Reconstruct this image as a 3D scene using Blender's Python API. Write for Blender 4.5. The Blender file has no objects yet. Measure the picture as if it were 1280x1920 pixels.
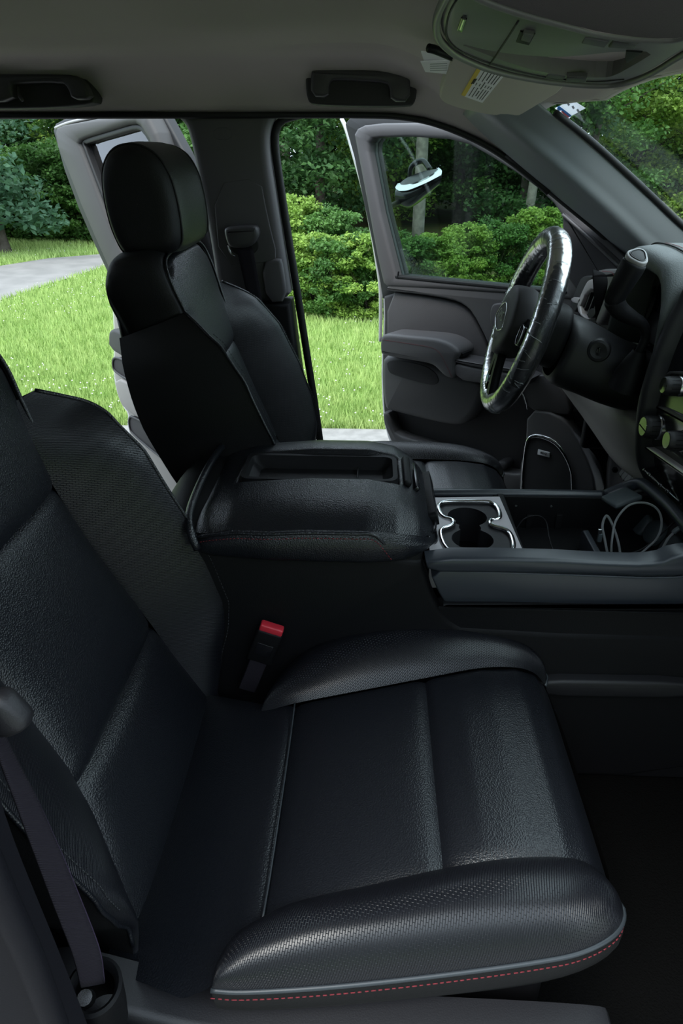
import bpy, bmesh, math, random
import numpy as np
from mathutils import Vector, Matrix
random.seed(7); rng = np.random.default_rng(7)
sc = bpy.context.scene
COL = sc.collection
# ------------------------------------------------------------------ camera, sky, sun, exposure
CAM = np.array([0.0, -1.10, 1.62]); FPX = 1280.0; PITCH = 28.0; YAW = 2.5
_p, _q = math.radians(PITCH), math.radians(YAW)
_R = np.array([math.cos(_q), math.sin(_q), 0.0]); _H = np.array([-math.sin(_q), math.cos(_q), 0.0])
_F = _H * math.cos(_p) + np.array([0, 0, -math.sin(_p)]); _U = _H * math.sin(_p) + np.array([0, 0, math.cos(_p)])
cd = bpy.data.cameras.new('camera'); cam = bpy.data.objects.new('camera', cd); COL.objects.link(cam)
cd.sensor_fit = 'HORIZONTAL'; cd.sensor_width = 24.0; cd.lens = 24.0; cd.clip_start = 0.02; cd.clip_end = 300
cam.location = CAM; cam.rotation_euler = (math.radians(90 - PITCH), 0, math.radians(YAW))
sc.camera = cam
w = bpy.data.worlds.new('overcast_sky'); sc.world = w; w.use_nodes = True
nt = w.node_tree; nt.nodes.clear()
bg = nt.nodes.new('ShaderNodeBackground'); out = nt.nodes.new('ShaderNodeOutputWorld')
tc = nt.nodes.new('ShaderNodeTexCoord'); sep = nt.nodes.new('ShaderNodeSeparateXYZ'); cr = nt.nodes.new('ShaderNodeValToRGB')
nt.links.new(tc.outputs['Generated'], sep.inputs[0]); nt.links.new(sep.outputs['Z'], cr.inputs[0])
cr.color_ramp.elements[0].position = 0.0; cr.color_ramp.elements[0].color = (0.62, 0.74, 0.88, 1)
cr.color_ramp.elements[1].position = 0.7; cr.color_ramp.elements[1].color = (0.74, 0.88, 1.0, 1)
nt.links.new(cr.outputs[0], bg.inputs[0]); bg.inputs[1].default_value = 2.6
nt.links.new(bg.outputs[0], out.inputs[0])
sd = bpy.data.lights.new('hazy_sun', 'SUN'); sd.energy = 2.2; sd.angle = math.radians(25); sd.color = (1, 0.97, 0.9)
sun = bpy.data.objects.new('hazy_sun', sd); COL.objects.link(sun); sun.rotation_euler = (math.radians(28), math.radians(-18), 0)
vs = sc.view_settings; vs.view_transform = 'Standard'; vs.look = 'None'; vs.gamma = 1; vs.use_curve_mapping = False; vs.exposure = 0.45
sc.cycles.max_bounces = 8; sc.cycles.transparent_max_bounces = 16; sc.cycles.use_denoising = True
sc.cycles.caustics_reflective = False; sc.cycles.caustics_refractive = False

# ------------------------------------------------------------------ tracing helpers (photo pixel -> real point on a chosen plane)
def ray(x, y): return _F + _R * (x - 640) / FPX - _U * (y - 960) / FPX
def PY(x, y, v): d = ray(x, y); return CAM + d * (v - CAM[1]) / d[1]
def PX(x, y, v): d = ray(x, y); return CAM + d * (v - CAM[0]) / d[0]
def PZ(x, y, v): d = ray(x, y); return CAM + d * (v - CAM[2]) / d[2]
def PP(x, y, o, n): d = ray(x, y); return CAM + d * ((o - CAM) @ n) / (d @ n)
def A(*a): return np.array(a, dtype=float)
def smooth(t): t = np.clip(t, 0, 1); return t * t * (3 - 2 * t)
def interp(x, xs, ys): return float(np.interp(x, xs, ys))

# ------------------------------------------------------------------ materials
MATS = {}
def mat(name, col, rough=0.5, spec=0.5, metal=0.0, bump=None, coat=0.0, sheen=0.0, trans=0.0, var=None):
    m = bpy.data.materials.new(name); m.use_nodes = True; n = m.node_tree; b = n.nodes['Principled BSDF']
    b.inputs['Base Color'].default_value = (*col, 1); b.inputs['Roughness'].default_value = rough
    b.inputs['Specular IOR Level'].default_value = spec; b.inputs['Metallic'].default_value = metal
    b.inputs['Coat Weight'].default_value = coat; b.inputs['Sheen Weight'].default_value = sheen
    b.inputs['Transmission Weight'].default_value = trans
    tcn = n.nodes.new('ShaderNodeTexCoord')
    if var:   # (scale, colour2)
        ns = n.nodes.new('ShaderNodeTexNoise'); ns.inputs['Scale'].default_value = var[0]; ns.inputs['Detail'].default_value = 6
        mx = n.nodes.new('ShaderNodeMix'); mx.data_type = 'RGBA'
        mx.inputs[6].default_value = (*col, 1); mx.inputs[7].default_value = (*var[1], 1)
        rp = n.nodes.new('ShaderNodeValToRGB'); rp.color_ramp.elements[0].position = .38; rp.color_ramp.elements[1].position = .62
        n.links.new(tcn.outputs['Object'], ns.inputs['Vector']); n.links.new(ns.outputs['Fac'], rp.inputs[0])
        n.links.new(rp.outputs[0], mx.inputs[0]); n.links.new(mx.outputs[2], b.inputs['Base Color'])
    if bump:
        kind, scale, strength = bump
        bp = n.nodes.new('ShaderNodeBump'); bp.inputs['Strength'].default_value = strength; bp.inputs['Distance'].default_value = 0.002
        if kind == 'grain':
            t = n.nodes.new('ShaderNodeTexVoronoi'); t.inputs['Scale'].default_value = scale; o = t.outputs['Distance']
            n.links.new(tcn.outputs['Object'], t.inputs['Vector'])
        elif kind == 'noise':
            t = n.nodes.new('ShaderNodeTexNoise'); t.inputs['Scale'].default_value = scale; t.inputs['Detail'].default_value = 4; o = t.outputs['Fac']
            n.links.new(tcn.outputs['Object'], t.inputs['Vector'])
        elif kind == 'weave':
            mp = n.nodes.new('ShaderNodeMapping'); mp.inputs['Rotation'].default_value = (0, 0, math.radians(62))
            t = n.nodes.new('ShaderNodeTexBrick'); t.inputs['Scale'].default_value = scale
            t.inputs['Color1'].default_value = (1, 1, 1, 1); t.inputs['Color2'].default_value = (.8, .8, .8, 1); t.inputs['Mortar'].default_value = (0, 0, 0, 1)
            t.inputs['Mortar Size'].default_value = .09; t.inputs['Mortar Smooth'].default_value = 1.0; o = t.outputs['Color']
            t.inputs['Brick Width'].default_value = 1.7; t.inputs['Row Height'].default_value = .52
            n.links.new(tcn.outputs['UV'], mp.inputs[0]); n.links.new(mp.outputs[0], t.inputs['Vector'])
        elif kind == 'rib':
            t = n.nodes.new('ShaderNodeTexWave'); t.inputs['Scale'].default_value = scale; o = t.outputs['Fac']; t.bands_direction = 'DIAGONAL'
            n.links.new(tcn.outputs['Object'], t.inputs['Vector'])
        n.links.new(o, bp.inputs['Height']); n.links.new(bp.outputs[0], b.inputs['Normal'])
    MATS[name] = m; return m
def glassmat(name, tint, refl=1.0):
    m = bpy.data.materials.new(name); m.use_nodes = True; n = m.node_tree; n.nodes.clear()
    o = n.nodes.new('ShaderNodeOutputMaterial'); tr = n.nodes.new('ShaderNodeBsdfTransparent'); gl = n.nodes.new('ShaderNodeBsdfGlossy')
    mx = n.nodes.new('ShaderNodeMixShader'); fr = n.nodes.new('ShaderNodeFresnel'); fr.inputs[0].default_value = 1.5
    ml = n.nodes.new('ShaderNodeMath'); ml.operation = 'MULTIPLY'; ml.inputs[1].default_value = refl; ml.use_clamp = True
    tr.inputs[0].default_value = (*tint, 1); gl.inputs['Roughness'].default_value = .24 if name == 'clear_wrap' else .0
    n.links.new(fr.outputs[0], ml.inputs[0]); n.links.new(ml.outputs[0], mx.inputs[0]); n.links.new(tr.outputs[0], mx.inputs[1]); n.links.new(gl.outputs[0], mx.inputs[2]); n.links.new(mx.outputs[0], o.inputs[0])
    return m
LEATHER = mat('black_leather', (.0075, .0085, .0115), .31, .55, bump=('grain', 480, .28))
WEAVE = mat('woven_leather', (.0065, .007, .010), .33, .5, bump=('weave', 190, .5))
SIDEFAB = mat('side_vinyl', (.006, .006, .0065), .6, .35, bump=('noise', 500, .2))
PIPING = mat('piping_leather', (.030, .036, .042), .4, .5)
STITCH_R = mat('red_thread', (.16, .012, .02), .7)
STITCH_D = mat('dark_thread', (.035, .037, .04), .7)
PLBLACK = mat('black_plastic', (.0055, .0055, .0065), .55, .16, bump=('noise', 420, .15))
PLGLOSS = mat('gloss_black', (.008, .008, .010), .18, .5)
PLGREY = mat('charcoal_plastic', (.011, .0108, .013), .5, .4, bump=('noise', 600, .12))
PLTRIM = mat('dark_trim', (.052, .049, .052), .5, .4, bump=('grain', 500, .12))
DOORMAT = mat('door_vinyl', (.075, .072, .075), .52, .4, bump=('noise', 500, .1))
KNEE = mat('knee_panel_plastic', (.13, .12, .115), .6, .3)
HOOD = mat('hood_leather', (.085, .093, .095), .5, .4, bump=('grain', 480, .2))
BADGE = mat('badge_silver', (.6, .6, .62), .35)
DOORGREY = mat('rear_door_trim', (.055, .053, .052), .6, .35)
DOORDARK = mat('door_pocket', (.035, .033, .036), .65, .3)
DOORWEAVE = mat('door_insert', (.070, .066, .070), .5, .4, bump=('rib', 260, .3))
TAUPE = mat('taupe_plastic', (.30, .28, .265), .6, .35)
PILLAR = mat('pillar_plastic', (.10, .093, .10), .6, .35, bump=('noise', 500, .08))
SATIN = mat('satin_silver_plastic', (.30, .285, .29), .4, .5, metal=.1)
APIL = mat('a_pillar_plastic', (.22, .235, .25), .38, .5)
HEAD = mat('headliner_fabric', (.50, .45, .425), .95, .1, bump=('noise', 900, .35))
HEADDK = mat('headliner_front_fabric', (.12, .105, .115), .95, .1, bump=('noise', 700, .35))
CONSOLE_OV = mat('overhead_plastic', (.15, .145, .145), .42, .45)
VISOR = mat('visor_vinyl', (.50, .455, .41), .75, .2, bump=('noise', 400, .12))
CHROME = mat('chrome', (.85, .86, .88), .12, .5, metal=1)
CHROMESOFT = mat('satin_chrome', (.6, .6, .62), .25, .5, metal=1)
CARPET = mat('black_carpet', (.004, .004, .004), 1, .0, bump=('noise', 350, 1))
BELT = mat('belt_webbing', (.012, .009, .015), .75, .3, bump=('rib', 300, .4))
RED = mat('red_button', (.62, .03, .05), .4)
PAPERT = mat('sticker_paper', (.8, .8, .84), .8); PAPER = mat('paper', (.88, .87, .90), .8); YELLOW = mat('yellow_label', (.75, .52, .05), .6); INK = mat('ink', (.04, .04, .04), .8)
BLUE = mat('blue_badge', (.02, .13, .45), .3, coat=1); BLUEST = mat('blue_ink', (.02, .20, .55), .6); REDINK = mat('red_ink', (.6, .06, .06), .6)
CONS_RAIL = mat('rail_plastic', (.026, .030, .038), .34, .5)
CONS_PANEL = mat('pewter_panel', (.42, .39, .41), .42, .5, metal=.1)
STRIP = mat('stack_silver', (.55, .52, .51), .4, .5, metal=.3)
RUBBER = mat('rubber_grey', (.035, .045, .05), .55)
WRAP = mat('wheel_leather', (.020, .021, .024), .32, .5, bump=('grain', 400, .2))
FILM = glassmat('clear_wrap', (.97, .97, .98), .7)
SEAL = mat('door_seal', (.006, .006, .007), .6)
BODY = mat('silver_paint', (.55, .56, .58), .25, .5, metal=.3, coat=1)
WINGLASS = glassmat('window_glass', (.62, .70, .66), 1.4)
REARGLASS = glassmat('rear_tinted_glass', (.40, .38, .37), 1.7)
WSGLASS = glassmat('windshield_glass', (.92, .98, .93), 1.3)
BRAID = mat('braided_sheath', (.30, .31, .32), .6, bump=('rib', 500, 1))
SCREEN = mat('dark_screen', (.004, .004, .006), .1)
ICON = mat('printed_icon', (.25, .26, .27), .5)
LCD = mat('glossy_panel', (.02, .022, .018), .08, .8)

_n = PAPERT.node_tree; _b = _n.nodes['Principled BSDF']; _t = _n.nodes.new('ShaderNodeBsdfTranslucent'); _m = _n.nodes.new('ShaderNodeMixShader'); _m.inputs[0].default_value = .5; _t.inputs[0].default_value = (.9, .9, .93, 1)
_n.links.new(_b.outputs[0], _m.inputs[1]); _n.links.new(_t.outputs[0], _m.inputs[2]); _n.links.new(_m.outputs[0], _n.nodes['Material Output'].inputs[0])
# ------------------------------------------------------------------ object helpers
def W(o):
    return A(*o['_w']) if o is not None and '_w' in o else A(0, 0, 0)
def empty(name, loc, label=None, cat=None, group=None):
    o = bpy.data.objects.new(name, None); COL.objects.link(o); o.location = loc; o['_w'] = [float(v) for v in loc]; o.empty_display_size = .05
    tag(o, label, cat, group); return o
def tag(o, label=None, cat=None, group=None, kind=None):
    if label: o['label'] = label
    if cat: o['category'] = cat
    if group: o['group'] = group
    if kind: o['kind'] = kind
    return o
def mesh(name, verts, faces, m, parent=None, sm=True, uv=None, label=None, solid=0.0, off=-1):
    base = W(parent); V = [tuple(float(c) for c in (A(*v) - base)) for v in verts]
    me = bpy.data.meshes.new(name); me.from_pydata(V, [], faces); me.materials.append(m)
    if sm: me.polygons.foreach_set('use_smooth', [True] * len(me.polygons))
    if uv is not None:
        ul = me.uv_layers.new(name='uv')
        idx = [l.vertex_index for l in me.loops]
        ul.data.foreach_set('uv', np.array([uv[i] for i in idx], dtype=float).ravel())
    me.update(); o = bpy.data.objects.new(name, me); COL.objects.link(o)
    if parent is not None: o.parent = parent; o['_w'] = [float(c) for c in base]
    if label: o['label'] = label
    if solid:
        md = o.modifiers.new('thickness', 'SOLIDIFY'); md.thickness = solid; md.offset = off
    return o
def cat_rs(pts, n, closed=False):
    P = [A(*p) for p in pts]; k = len(P)
    if closed: P = [P[-1]] + P + [P[0], P[1]]; segs = k
    else: P = [2 * P[0] - P[1]] + P + [2 * P[-1] - P[-2]]; segs = k - 1
    out = []
    lens = [np.linalg.norm(P[i + 2] - P[i + 1]) + 1e-9 for i in range(segs)]; cum = np.concatenate([[0], np.cumsum(lens)])
    N = n if closed else n - 1
    for j in range(n):
        s = cum[-1] * j / N; i = min(int(np.searchsorted(cum, s, side='right')) - 1, segs - 1); i = max(i, 0)
        t = (s - cum[i]) / lens[i]; a, b, c, d = P[i], P[i + 1], P[i + 2], P[i + 3]
        out.append(.5 * (2 * b + (c - a) * t + (2 * a - 5 * b + 4 * c - d) * t * t + (3 * b - a - 3 * c + d) * t ** 3))
    return out
def grid(name, G, m, parent=None, cu=False, cv=False, label=None, solid=0.0, off=-1, sm=True, flip=False):
    nu, nv = len(G), len(G[0]); V = [p for r in G for p in r]; F = []
    for i in range(nu if cu else nu - 1):
        for j in range(nv if cv else nv - 1):
            a, b = i, (i + 1) % nu; c, d = j, (j + 1) % nv
            f = (a * nv + c, a * nv + d, b * nv + d, b * nv + c); F.append(f[::-1] if flip else f)
    mi, mj = nu // 2, nv // 2
    us = np.concatenate([[0], np.cumsum([np.linalg.norm(A(*G[i + 1][mj]) - A(*G[i][mj])) for i in range(nu - 1)])])
    vsn = np.concatenate([[0], np.cumsum([np.linalg.norm(A(*G[mi][j + 1]) - A(*G[mi][j])) for j in range(nv - 1)])])
    uv = [(us[i], vsn[j]) for i in range(nu) for j in range(nv)]
    return mesh(name, V, F, m, parent, sm, uv, label, solid, off)
def loft(name, curves, m, parent=None, nu=40, nv=None, cu=False, **k):
    """curves: list of point lists; resampled along and across"""
    C_ = [cat_rs(c, nu, cu) for c in curves]
    nv = nv or (len(C_) - 1) * 6 + 1
    G = [cat_rs([c[i] for c in C_], nv) if len(C_) > 2 else [C_[0][i] + (C_[1][i] - C_[0][i]) * j / (nv - 1) for j in range(nv)] for i in range(nu)]
    return grid(name, G, m, parent, cu=cu, **k)
def tubemesh(path, r, n=10, closed=False, ns=None, caps=True, flat=None):
    P = cat_rs(path, ns or max(12, len(path) * 6), closed); V = []; F = []; k = len(P)
    up = A(0, 0, 1); prev = None
    rr = (lambda i: r if not callable(r) else r(i / (k - 1)))
    for i, p in enumerate(P):
        t = P[(i + 1) % k] - P[i - 1] if (closed or 0 < i < k - 1) else (P[1] - P[0] if i == 0 else P[-1] - P[-2])
        t = t / (np.linalg.norm(t) + 1e-12)
        if prev is None:
            a = np.cross(t, up); a = a if np.linalg.norm(a) > .1 else np.cross(t, A(1, 0, 0))
        else: a = prev - t * (prev @ t)
        a /= np.linalg.norm(a); prev = a; b = np.cross(t, a)
        fl = flat or 1.0
        for j in range(n):
            q = 2 * math.pi * j / n; V.append(p + a * math.cos(q) * rr(i) + b * math.sin(q) * rr(i) * fl)
    for i in range(k if closed else k - 1):
        for j in range(n):
            F.append((i * n + j, i * n + (j + 1) % n, ((i + 1) % k) * n + (j + 1) % n, ((i + 1) % k) * n + j))
    if caps and not closed: F += [tuple(range(n))[::-1], tuple((k - 1) * n + j for j in range(n))]
    return V, F
def tube(name, path, r, m, parent=None, n=10, closed=False, ns=None, label=None, flat=None):
    V, F = tubemesh(path, r, n, closed, ns, flat=flat); return mesh(name, V, F, m, parent, label=label)
def multi(name, parts, m, parent=None, sm=True, label=None):
    V, F = [], []
    for v, f in parts:
        k = len(V); V += list(v); F += [tuple(i + k for i in q) for q in f]
    return mesh(name, V, F, m, parent, sm, label=label)
def chaikin(P, it=2, closed=True, c=.25):
    P = [A(*p) for p in P]
    for _ in range(it):
        Q = []; k = len(P)
        rngi = range(k) if closed else range(k - 1)
        if not closed: Q.append(P[0])
        for i in rngi:
            a, b = P[i], P[(i + 1) % k]; Q += [a + (b - a) * c, b - (b - a) * c]
        if not closed: Q.append(P[-1])
        P = Q
    return P
def inset2(P, d):
    """inset a closed 2-D polygon by d (positive inward)"""
    P = [A(*p) for p in P]; k = len(P); ar = sum(P[i][0] * P[(i + 1) % k][1] - P[(i + 1) % k][0] * P[i][1] for i in range(k)); s = 1 if ar > 0 else -1
    out = []
    for i in range(k):
        a, b, c = P[i - 1], P[i], P[(i + 1) % k]; t = (c - a); t = t / (np.linalg.norm(t) + 1e-12)
        out.append(b + s * d * A(-t[1], t[0]))
    return out
class Plane:
    """local frame on a real surface: o origin, a and b in-plane axes, n towards the cabin"""
    def __init__(s, o, a, b): s.o = A(*o); s.a = A(*a) / np.linalg.norm(a); b = A(*b); b = b - s.a * (b @ s.a); s.b = b / np.linalg.norm(b); s.n = np.cross(s.a, s.b)
    def px(s, x, y, off=0.0): p = PP(x, y, s.o + s.n * off, s.n) - s.o; return A(p @ s.a, p @ s.b)
    def to(s, q, off=0.0): return s.o + s.a * q[0] + s.b * q[1] + s.n * off
def slab_geo(pl, poly, top, bot, bev=.004, seg=3, dome=0.0):
    """poly: 2-D outline in plane pl, between offsets bot and top, rounded front edge"""
    k = len(poly); rings = [[pl.to(q, bot) for q in poly]]
    if bev > 0:
        for i in range(seg + 1):
            a = math.pi / 2 * i / seg; q2 = inset2(poly, bev * (1 - math.cos(a))); rings.append([pl.to(q, top - bev + bev * math.sin(a)) for q in q2])
    else: rings.append([pl.to(q, top) for q in poly])
    V = [p for r in rings for p in r]; F = []
    for i in range(len(rings) - 1):
        for j in range(k): F.append((i * k + j, i * k + (j + 1) % k, (i + 1) * k + (j + 1) % k, (i + 1) * k + j))
    ar = sum(poly[i][0] * poly[(i + 1) % k][1] - poly[(i + 1) % k][0] * poly[i][1] for i in range(k))
    L = len(rings) - 1
    F.append(tuple(L * k + j for j in range(k))); F.append(tuple(range(k))[::-1])
    if ar < 0: F = [f[::-1] for f in F]
    return V, F
def flatshade(o, ang=40):
    me = o.data; bm = bmesh.new(); bm.from_mesh(me)
    for e in bm.edges:
        if len(e.link_faces) == 2 and e.calc_face_angle(0) > math.radians(ang): e.smooth = False
    bm.to_mesh(me); bm.free(); return o
def slab(name, pl, poly, top, bot, m, parent=None, bev=.004, label=None, rnd=2):
    if rnd: poly = chaikin(poly, rnd)
    V, F = slab_geo(pl, poly, top, bot, bev); return flatshade(mesh(name, V, F, m, parent, label=label))
def slabpx(name, pl, pts, top, bot, m, parent=None, bev=.004, label=None, rnd=2):
    """outline traced in the photo on the slab's own front plane"""
    return slab(name, pl, [pl.px(x, y, top) for x, y in pts], top, bot, m, parent, bev, label, rnd)
def box_geo(c, s, rot=None, bev=0.0):
    bm = bmesh.new(); bmesh.ops.create_cube(bm, size=1); bmesh.ops.scale(bm, vec=s, verts=bm.verts)
    if bev: bmesh.ops.bevel(bm, geom=list(bm.edges), offset=bev, segments=3, affect='EDGES', profile=.5)
    M = (rot or Matrix.Identity(3)).to_4x4(); M.translation = Vector(c); bmesh.ops.transform(bm, matrix=M, verts=bm.verts)
    bm.verts.ensure_lookup_table(); r = ([A(*v.co) for v in bm.verts], [tuple(v.index for v in f.verts) for f in bm.faces]); bm.free(); return r
def box(name, c, s, m, parent=None, bev=.003, rot=None, label=None):
    V, F = box_geo(c, s, rot, bev); return flatshade(mesh(name, V, F, m, parent, label=label), 50)
def lathe_geo(prof, o, ax, n=32):
    """prof: (radius, distance along ax)"""
    ax = A(*ax) / np.linalg.norm(ax); a = np.cross(ax, A(0, 0, 1)); a = a if np.linalg.norm(a) > .1 else np.cross(ax, A(1, 0, 0)); a /= np.linalg.norm(a); b = np.cross(ax, a)
    V = [A(*o) + ax * h + (a * math.cos(2 * math.pi * j / n) + b * math.sin(2 * math.pi * j / n)) * r for r, h in prof for j in range(n)]
    F = [(i * n + j, i * n + (j + 1) % n, (i + 1) * n + (j + 1) % n, (i + 1) * n + j) for i in range(len(prof) - 1) for j in range(n)]
    return V, F
def lathe(name, prof, o, ax, m, parent=None, n=32, label=None):
    V, F = lathe_geo(prof, o, ax, n); return flatshade(mesh(name, V, F, m, parent, label=label), 35)
def stitches(name, path, m, parent, r=.0007, pitch=.006, off=(0, 0, 0), label=None):
    P = cat_rs(path, 400); off = A(*off); cum = np.concatenate([[0], np.cumsum([np.linalg.norm(P[i + 1] - P[i]) for i in range(399)])])
    parts = []; s = 0
    def at(s): i = min(int(np.searchsorted(cum, s)), 399); return P[i] + off
    while s + pitch * .6 < cum[-1]:
        a, b = at(s), at(s + pitch * .62)
        if np.linalg.norm(b - a) > 1e-5: parts.append(tubemesh([a, (a + b) / 2, b], r, 4, ns=2))
        s += pitch
    return multi(name, parts, m, parent, label=label)
def text(name, body, size, o, a, b, m, parent, ext=.0004):
    """lettering lying on a surface: a reading direction, b up"""
    cu = bpy.data.curves.new(name, 'FONT'); cu.body = body; cu.size = size; cu.extrude = ext; cu.align_x = 'CENTER'; cu.align_y = 'CENTER'; cu.materials.append(m)
    ob = bpy.data.objects.new(name, cu); COL.objects.link(ob)
    a = A(*a) / np.linalg.norm(a); b = A(*b); b = b - a * (a @ b); b /= np.linalg.norm(b); n = np.cross(a, b)
    M = Matrix(((a[0], b[0], n[0], 0), (a[1], b[1], n[1], 0), (a[2], b[2], n[2], 0), (0, 0, 0, 1)))
    p = A(*o) - W(parent); M.translation = Vector(p)
    bpy.context.view_layer.update(); me = bpy.data.meshes.new_from_object(ob.evaluated_get(bpy.context.evaluated_depsgraph_get())); bpy.data.objects.remove(ob)
    me.transform(M); me.name = name; ob = bpy.data.objects.new(name, me); COL.objects.link(ob); ob.parent = parent; return ob
# ================================================================== THE CAB SHELL
def ceil_z(x, y):
    z = 1.81 - .075 * smooth((x + .02) / .27) - (.006 + .016 * smooth((abs(y) - .30) / .2)) * smooth((x - .22) / .30)
    z = z - .012 * smooth((abs(y) - .42) / .08)
    z = z + .018 * math.exp(-((abs(y) - .56) / .045) ** 2) * smooth((x + .30) / .2) * smooth((.28 - x) / .15)
    return z
RAILX = [-1.6, -.05, .05, .12, .19, .26, .32, .40, .50]; RAILZ = [1.70, 1.70, 1.697, 1.688, 1.669, 1.642, 1.613, 1.562, 1.49]
def roof_z(x, y):
    zc = ceil_z(x, y); zr = interp(x, RAILX, RAILZ); t = (abs(y) - .62) / .24
    return zc + (zr - zc) * (np.clip(t, 0, 1) ** 2.2) if t > 0 else zc
def front_x(y): return .395 + .105 * (1 - (y / .66) ** 2) if abs(y) < .66 else .395 - (abs(y) - .66) * .35
G = []
ys = np.concatenate([np.linspace(-.86, -.6, 14), np.linspace(-.58, .58, 36), np.linspace(.6, .86, 14)])
for i in range(70):
    s = i / 69; row = []
    for y in ys:
        x = -1.45 + (front_x(y) + 1.45) * s; row.append(A(x, y, roof_z(x, y)))
    G.append(row)
ceiling = grid('ceiling', G, HEAD, solid=.03, off=1, flip=True); tag(ceiling, kind='structure', label='grey fabric headliner of the truck cab')
rg = [[p + A(0, np.sign(p[1]) * .02 * smooth((abs(p[1]) - .8) / .06), .042) for p in r] for r in G]
o = grid('roof', rg, BODY, solid=.004, off=1, flip=True); tag(o, kind='structure', label='silver painted roof panel')
# inner radius of the rail down to the door opening + black seal under it
for side, nm in ((1, 'trim_1'), (-1, 'trim_2')):
    path = [(x, side * .865, interp(x, RAILX, RAILZ) - .004) for x in np.linspace(-1.4, .45, 24)]
    o = tube(nm, path, .009, SEAL); tag(o, kind='structure', label='black rubber seal along the door opening')
# floor, rear wall, closed passenger rear side, firewall
o = box('floor', (-.35, 0, .53), (2.6, 1.66, .04), CARPET, bev=.004); tag(o, kind='structure', label='black carpeted cab floor')
o = box('wall_rear', (-1.47, 0, 1.12), (.04, 1.72, 1.25), PLTRIM, bev=.01); tag(o, kind='structure')
pw = [(-1.45, .52), (-.52, .52), (-.52, 1.70), (-1.45, 1.70)]
plr = Plane((0, -.90, 0), (1, 0, 0), (0, 0, 1)); plr_in = Plane((0, -.86, 0), (-1, 0, 0), (0, 0, 1))
o = slab('wall_right', plr_in, [(-x, z) for x, z in pw], 0, -.06, PLTRIM, rnd=0, bev=.01); tag(o, kind='structure')
o = box('wall_front', (.98, 0, .88), (.05, 1.66, .72), PLBLACK); tag(o, kind='structure', label='firewall behind the dashboard')
for side, nm in ((1, 'trim_3'), (-1, 'trim_4')):
    o = box(nm, (-.4, side * .86, .50), (2.4, .10, .12), PLBLACK, bev=.02); tag(o, kind='structure', label='black door sill')

# ---- B pillar, driver side
pl = Plane((0, .87, 0), (1, 0, 0), (0, 0, 1))     # n = -y, towards the cabin
bp = empty('wall_left', (-.33, .90, .6)); tag(bp, kind='structure', label='dark B pillar between the two open doors')
def R2(pts): return [A(*p) for p in pts]
upper = R2([(-.62, 1.715), (-.52, 1.70), (-.485, 1.68), (-.475, 1.64), (-.465, 1.56), (-.445, 1.40), (-.435, 1.238), (-.228, 1.238), (-.236, 1.30), (-.262, 1.50), (-.277, 1.62), (-.272, 1.67), (-.25, 1.70), (-.19, 1.715)])
slab('upper_trim', pl, upper, 0, -.10, PILLAR, bp, bev=.022, rnd=2)
lower = R2([(-.437, 1.236), (-.40, .60), (-.165, .60), (-.19, .86), (-.212, 1.05), (-.232, 1.236)])
slab('lower_trim', pl, lower, -.006, -.10, PLBLACK, bp, bev=.02, rnd=0)
tube('door_seal', [(-.19, .935, 1.70), (-.245, .935, 1.685), (-.264, .935, 1.64), (-.25, .935, 1.50), (-.215, .935, 1.24), (-.19, .935, 1.05), (-.165, .935, .86), (-.14, .935, .62)], .011, SEAL, bp)
slab('raised_panel', pl, [pl.px(x, y, .003) for x, y in [(398, 345), (488, 333), (500, 400), (522, 490), (500, 492), (412, 500)]], .003, -.02, PILLAR, bp, bev=.003, rnd=1)
slab('cap_step', pl, [pl.px(x, y, .012) for x, y in [(488, 494), (524, 482), (530, 500), (538, 566), (500, 568)]], .012, -.02, PILLAR, bp, bev=.010, rnd=1)
slab('badge_mark', pl, [pl.px(x, y, .001) for x, y in [(400, 240), (433, 239), (434, 262), (401, 262)]], .0012, -.01, PILLAR, bp, bev=.001, rnd=1)
# belt on the pillar
sb = empty('seat_belt', PY(460, 450, .84), 'black driver seat belt hanging from the guide on the B pillar', 'seat belt')
plb = Plane((0, .84, 0), (1, 0, 0), (0, 0, 1))
slab('belt_guide', plb, [plb.px(x, y, .012) for x, y in [(419, 432), (424, 426), (476, 422), (484, 430), (484, 446), (470, 465), (432, 466), (424, 455)]], .015, -.035, PLTRIM, sb, bev=.012, rnd=2)
slab('slot', plb, [plb.px(x, y, -.02) for x, y in [(428, 462), (440, 478), (465, 482), (484, 470), (483, 448), (450, 455)]], -.022, -.034, SEAL, sb, bev=.002)
tube('slot_rim', [plb.to(plb.px(x, y, -.02), -.018) for x, y in [(428, 460), (433, 474), (441, 480)]], .0025, CHROMESOFT, sb)
bw = []
for t in np.linspace(0, 1, 30):
    a = plb.to(plb.px(443 + 47 * t, 465 + 205 * t, -.012), -.012 - .0 * t); b = plb.to(plb.px(474 + 36 * t, 465 + 205 * t, -.012), -.012)
    bw.append([a + (b - a) * s for s in np.linspace(0, 1, 5)])
grid('webbing', bw, BELT, sb, solid=.0015)

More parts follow.
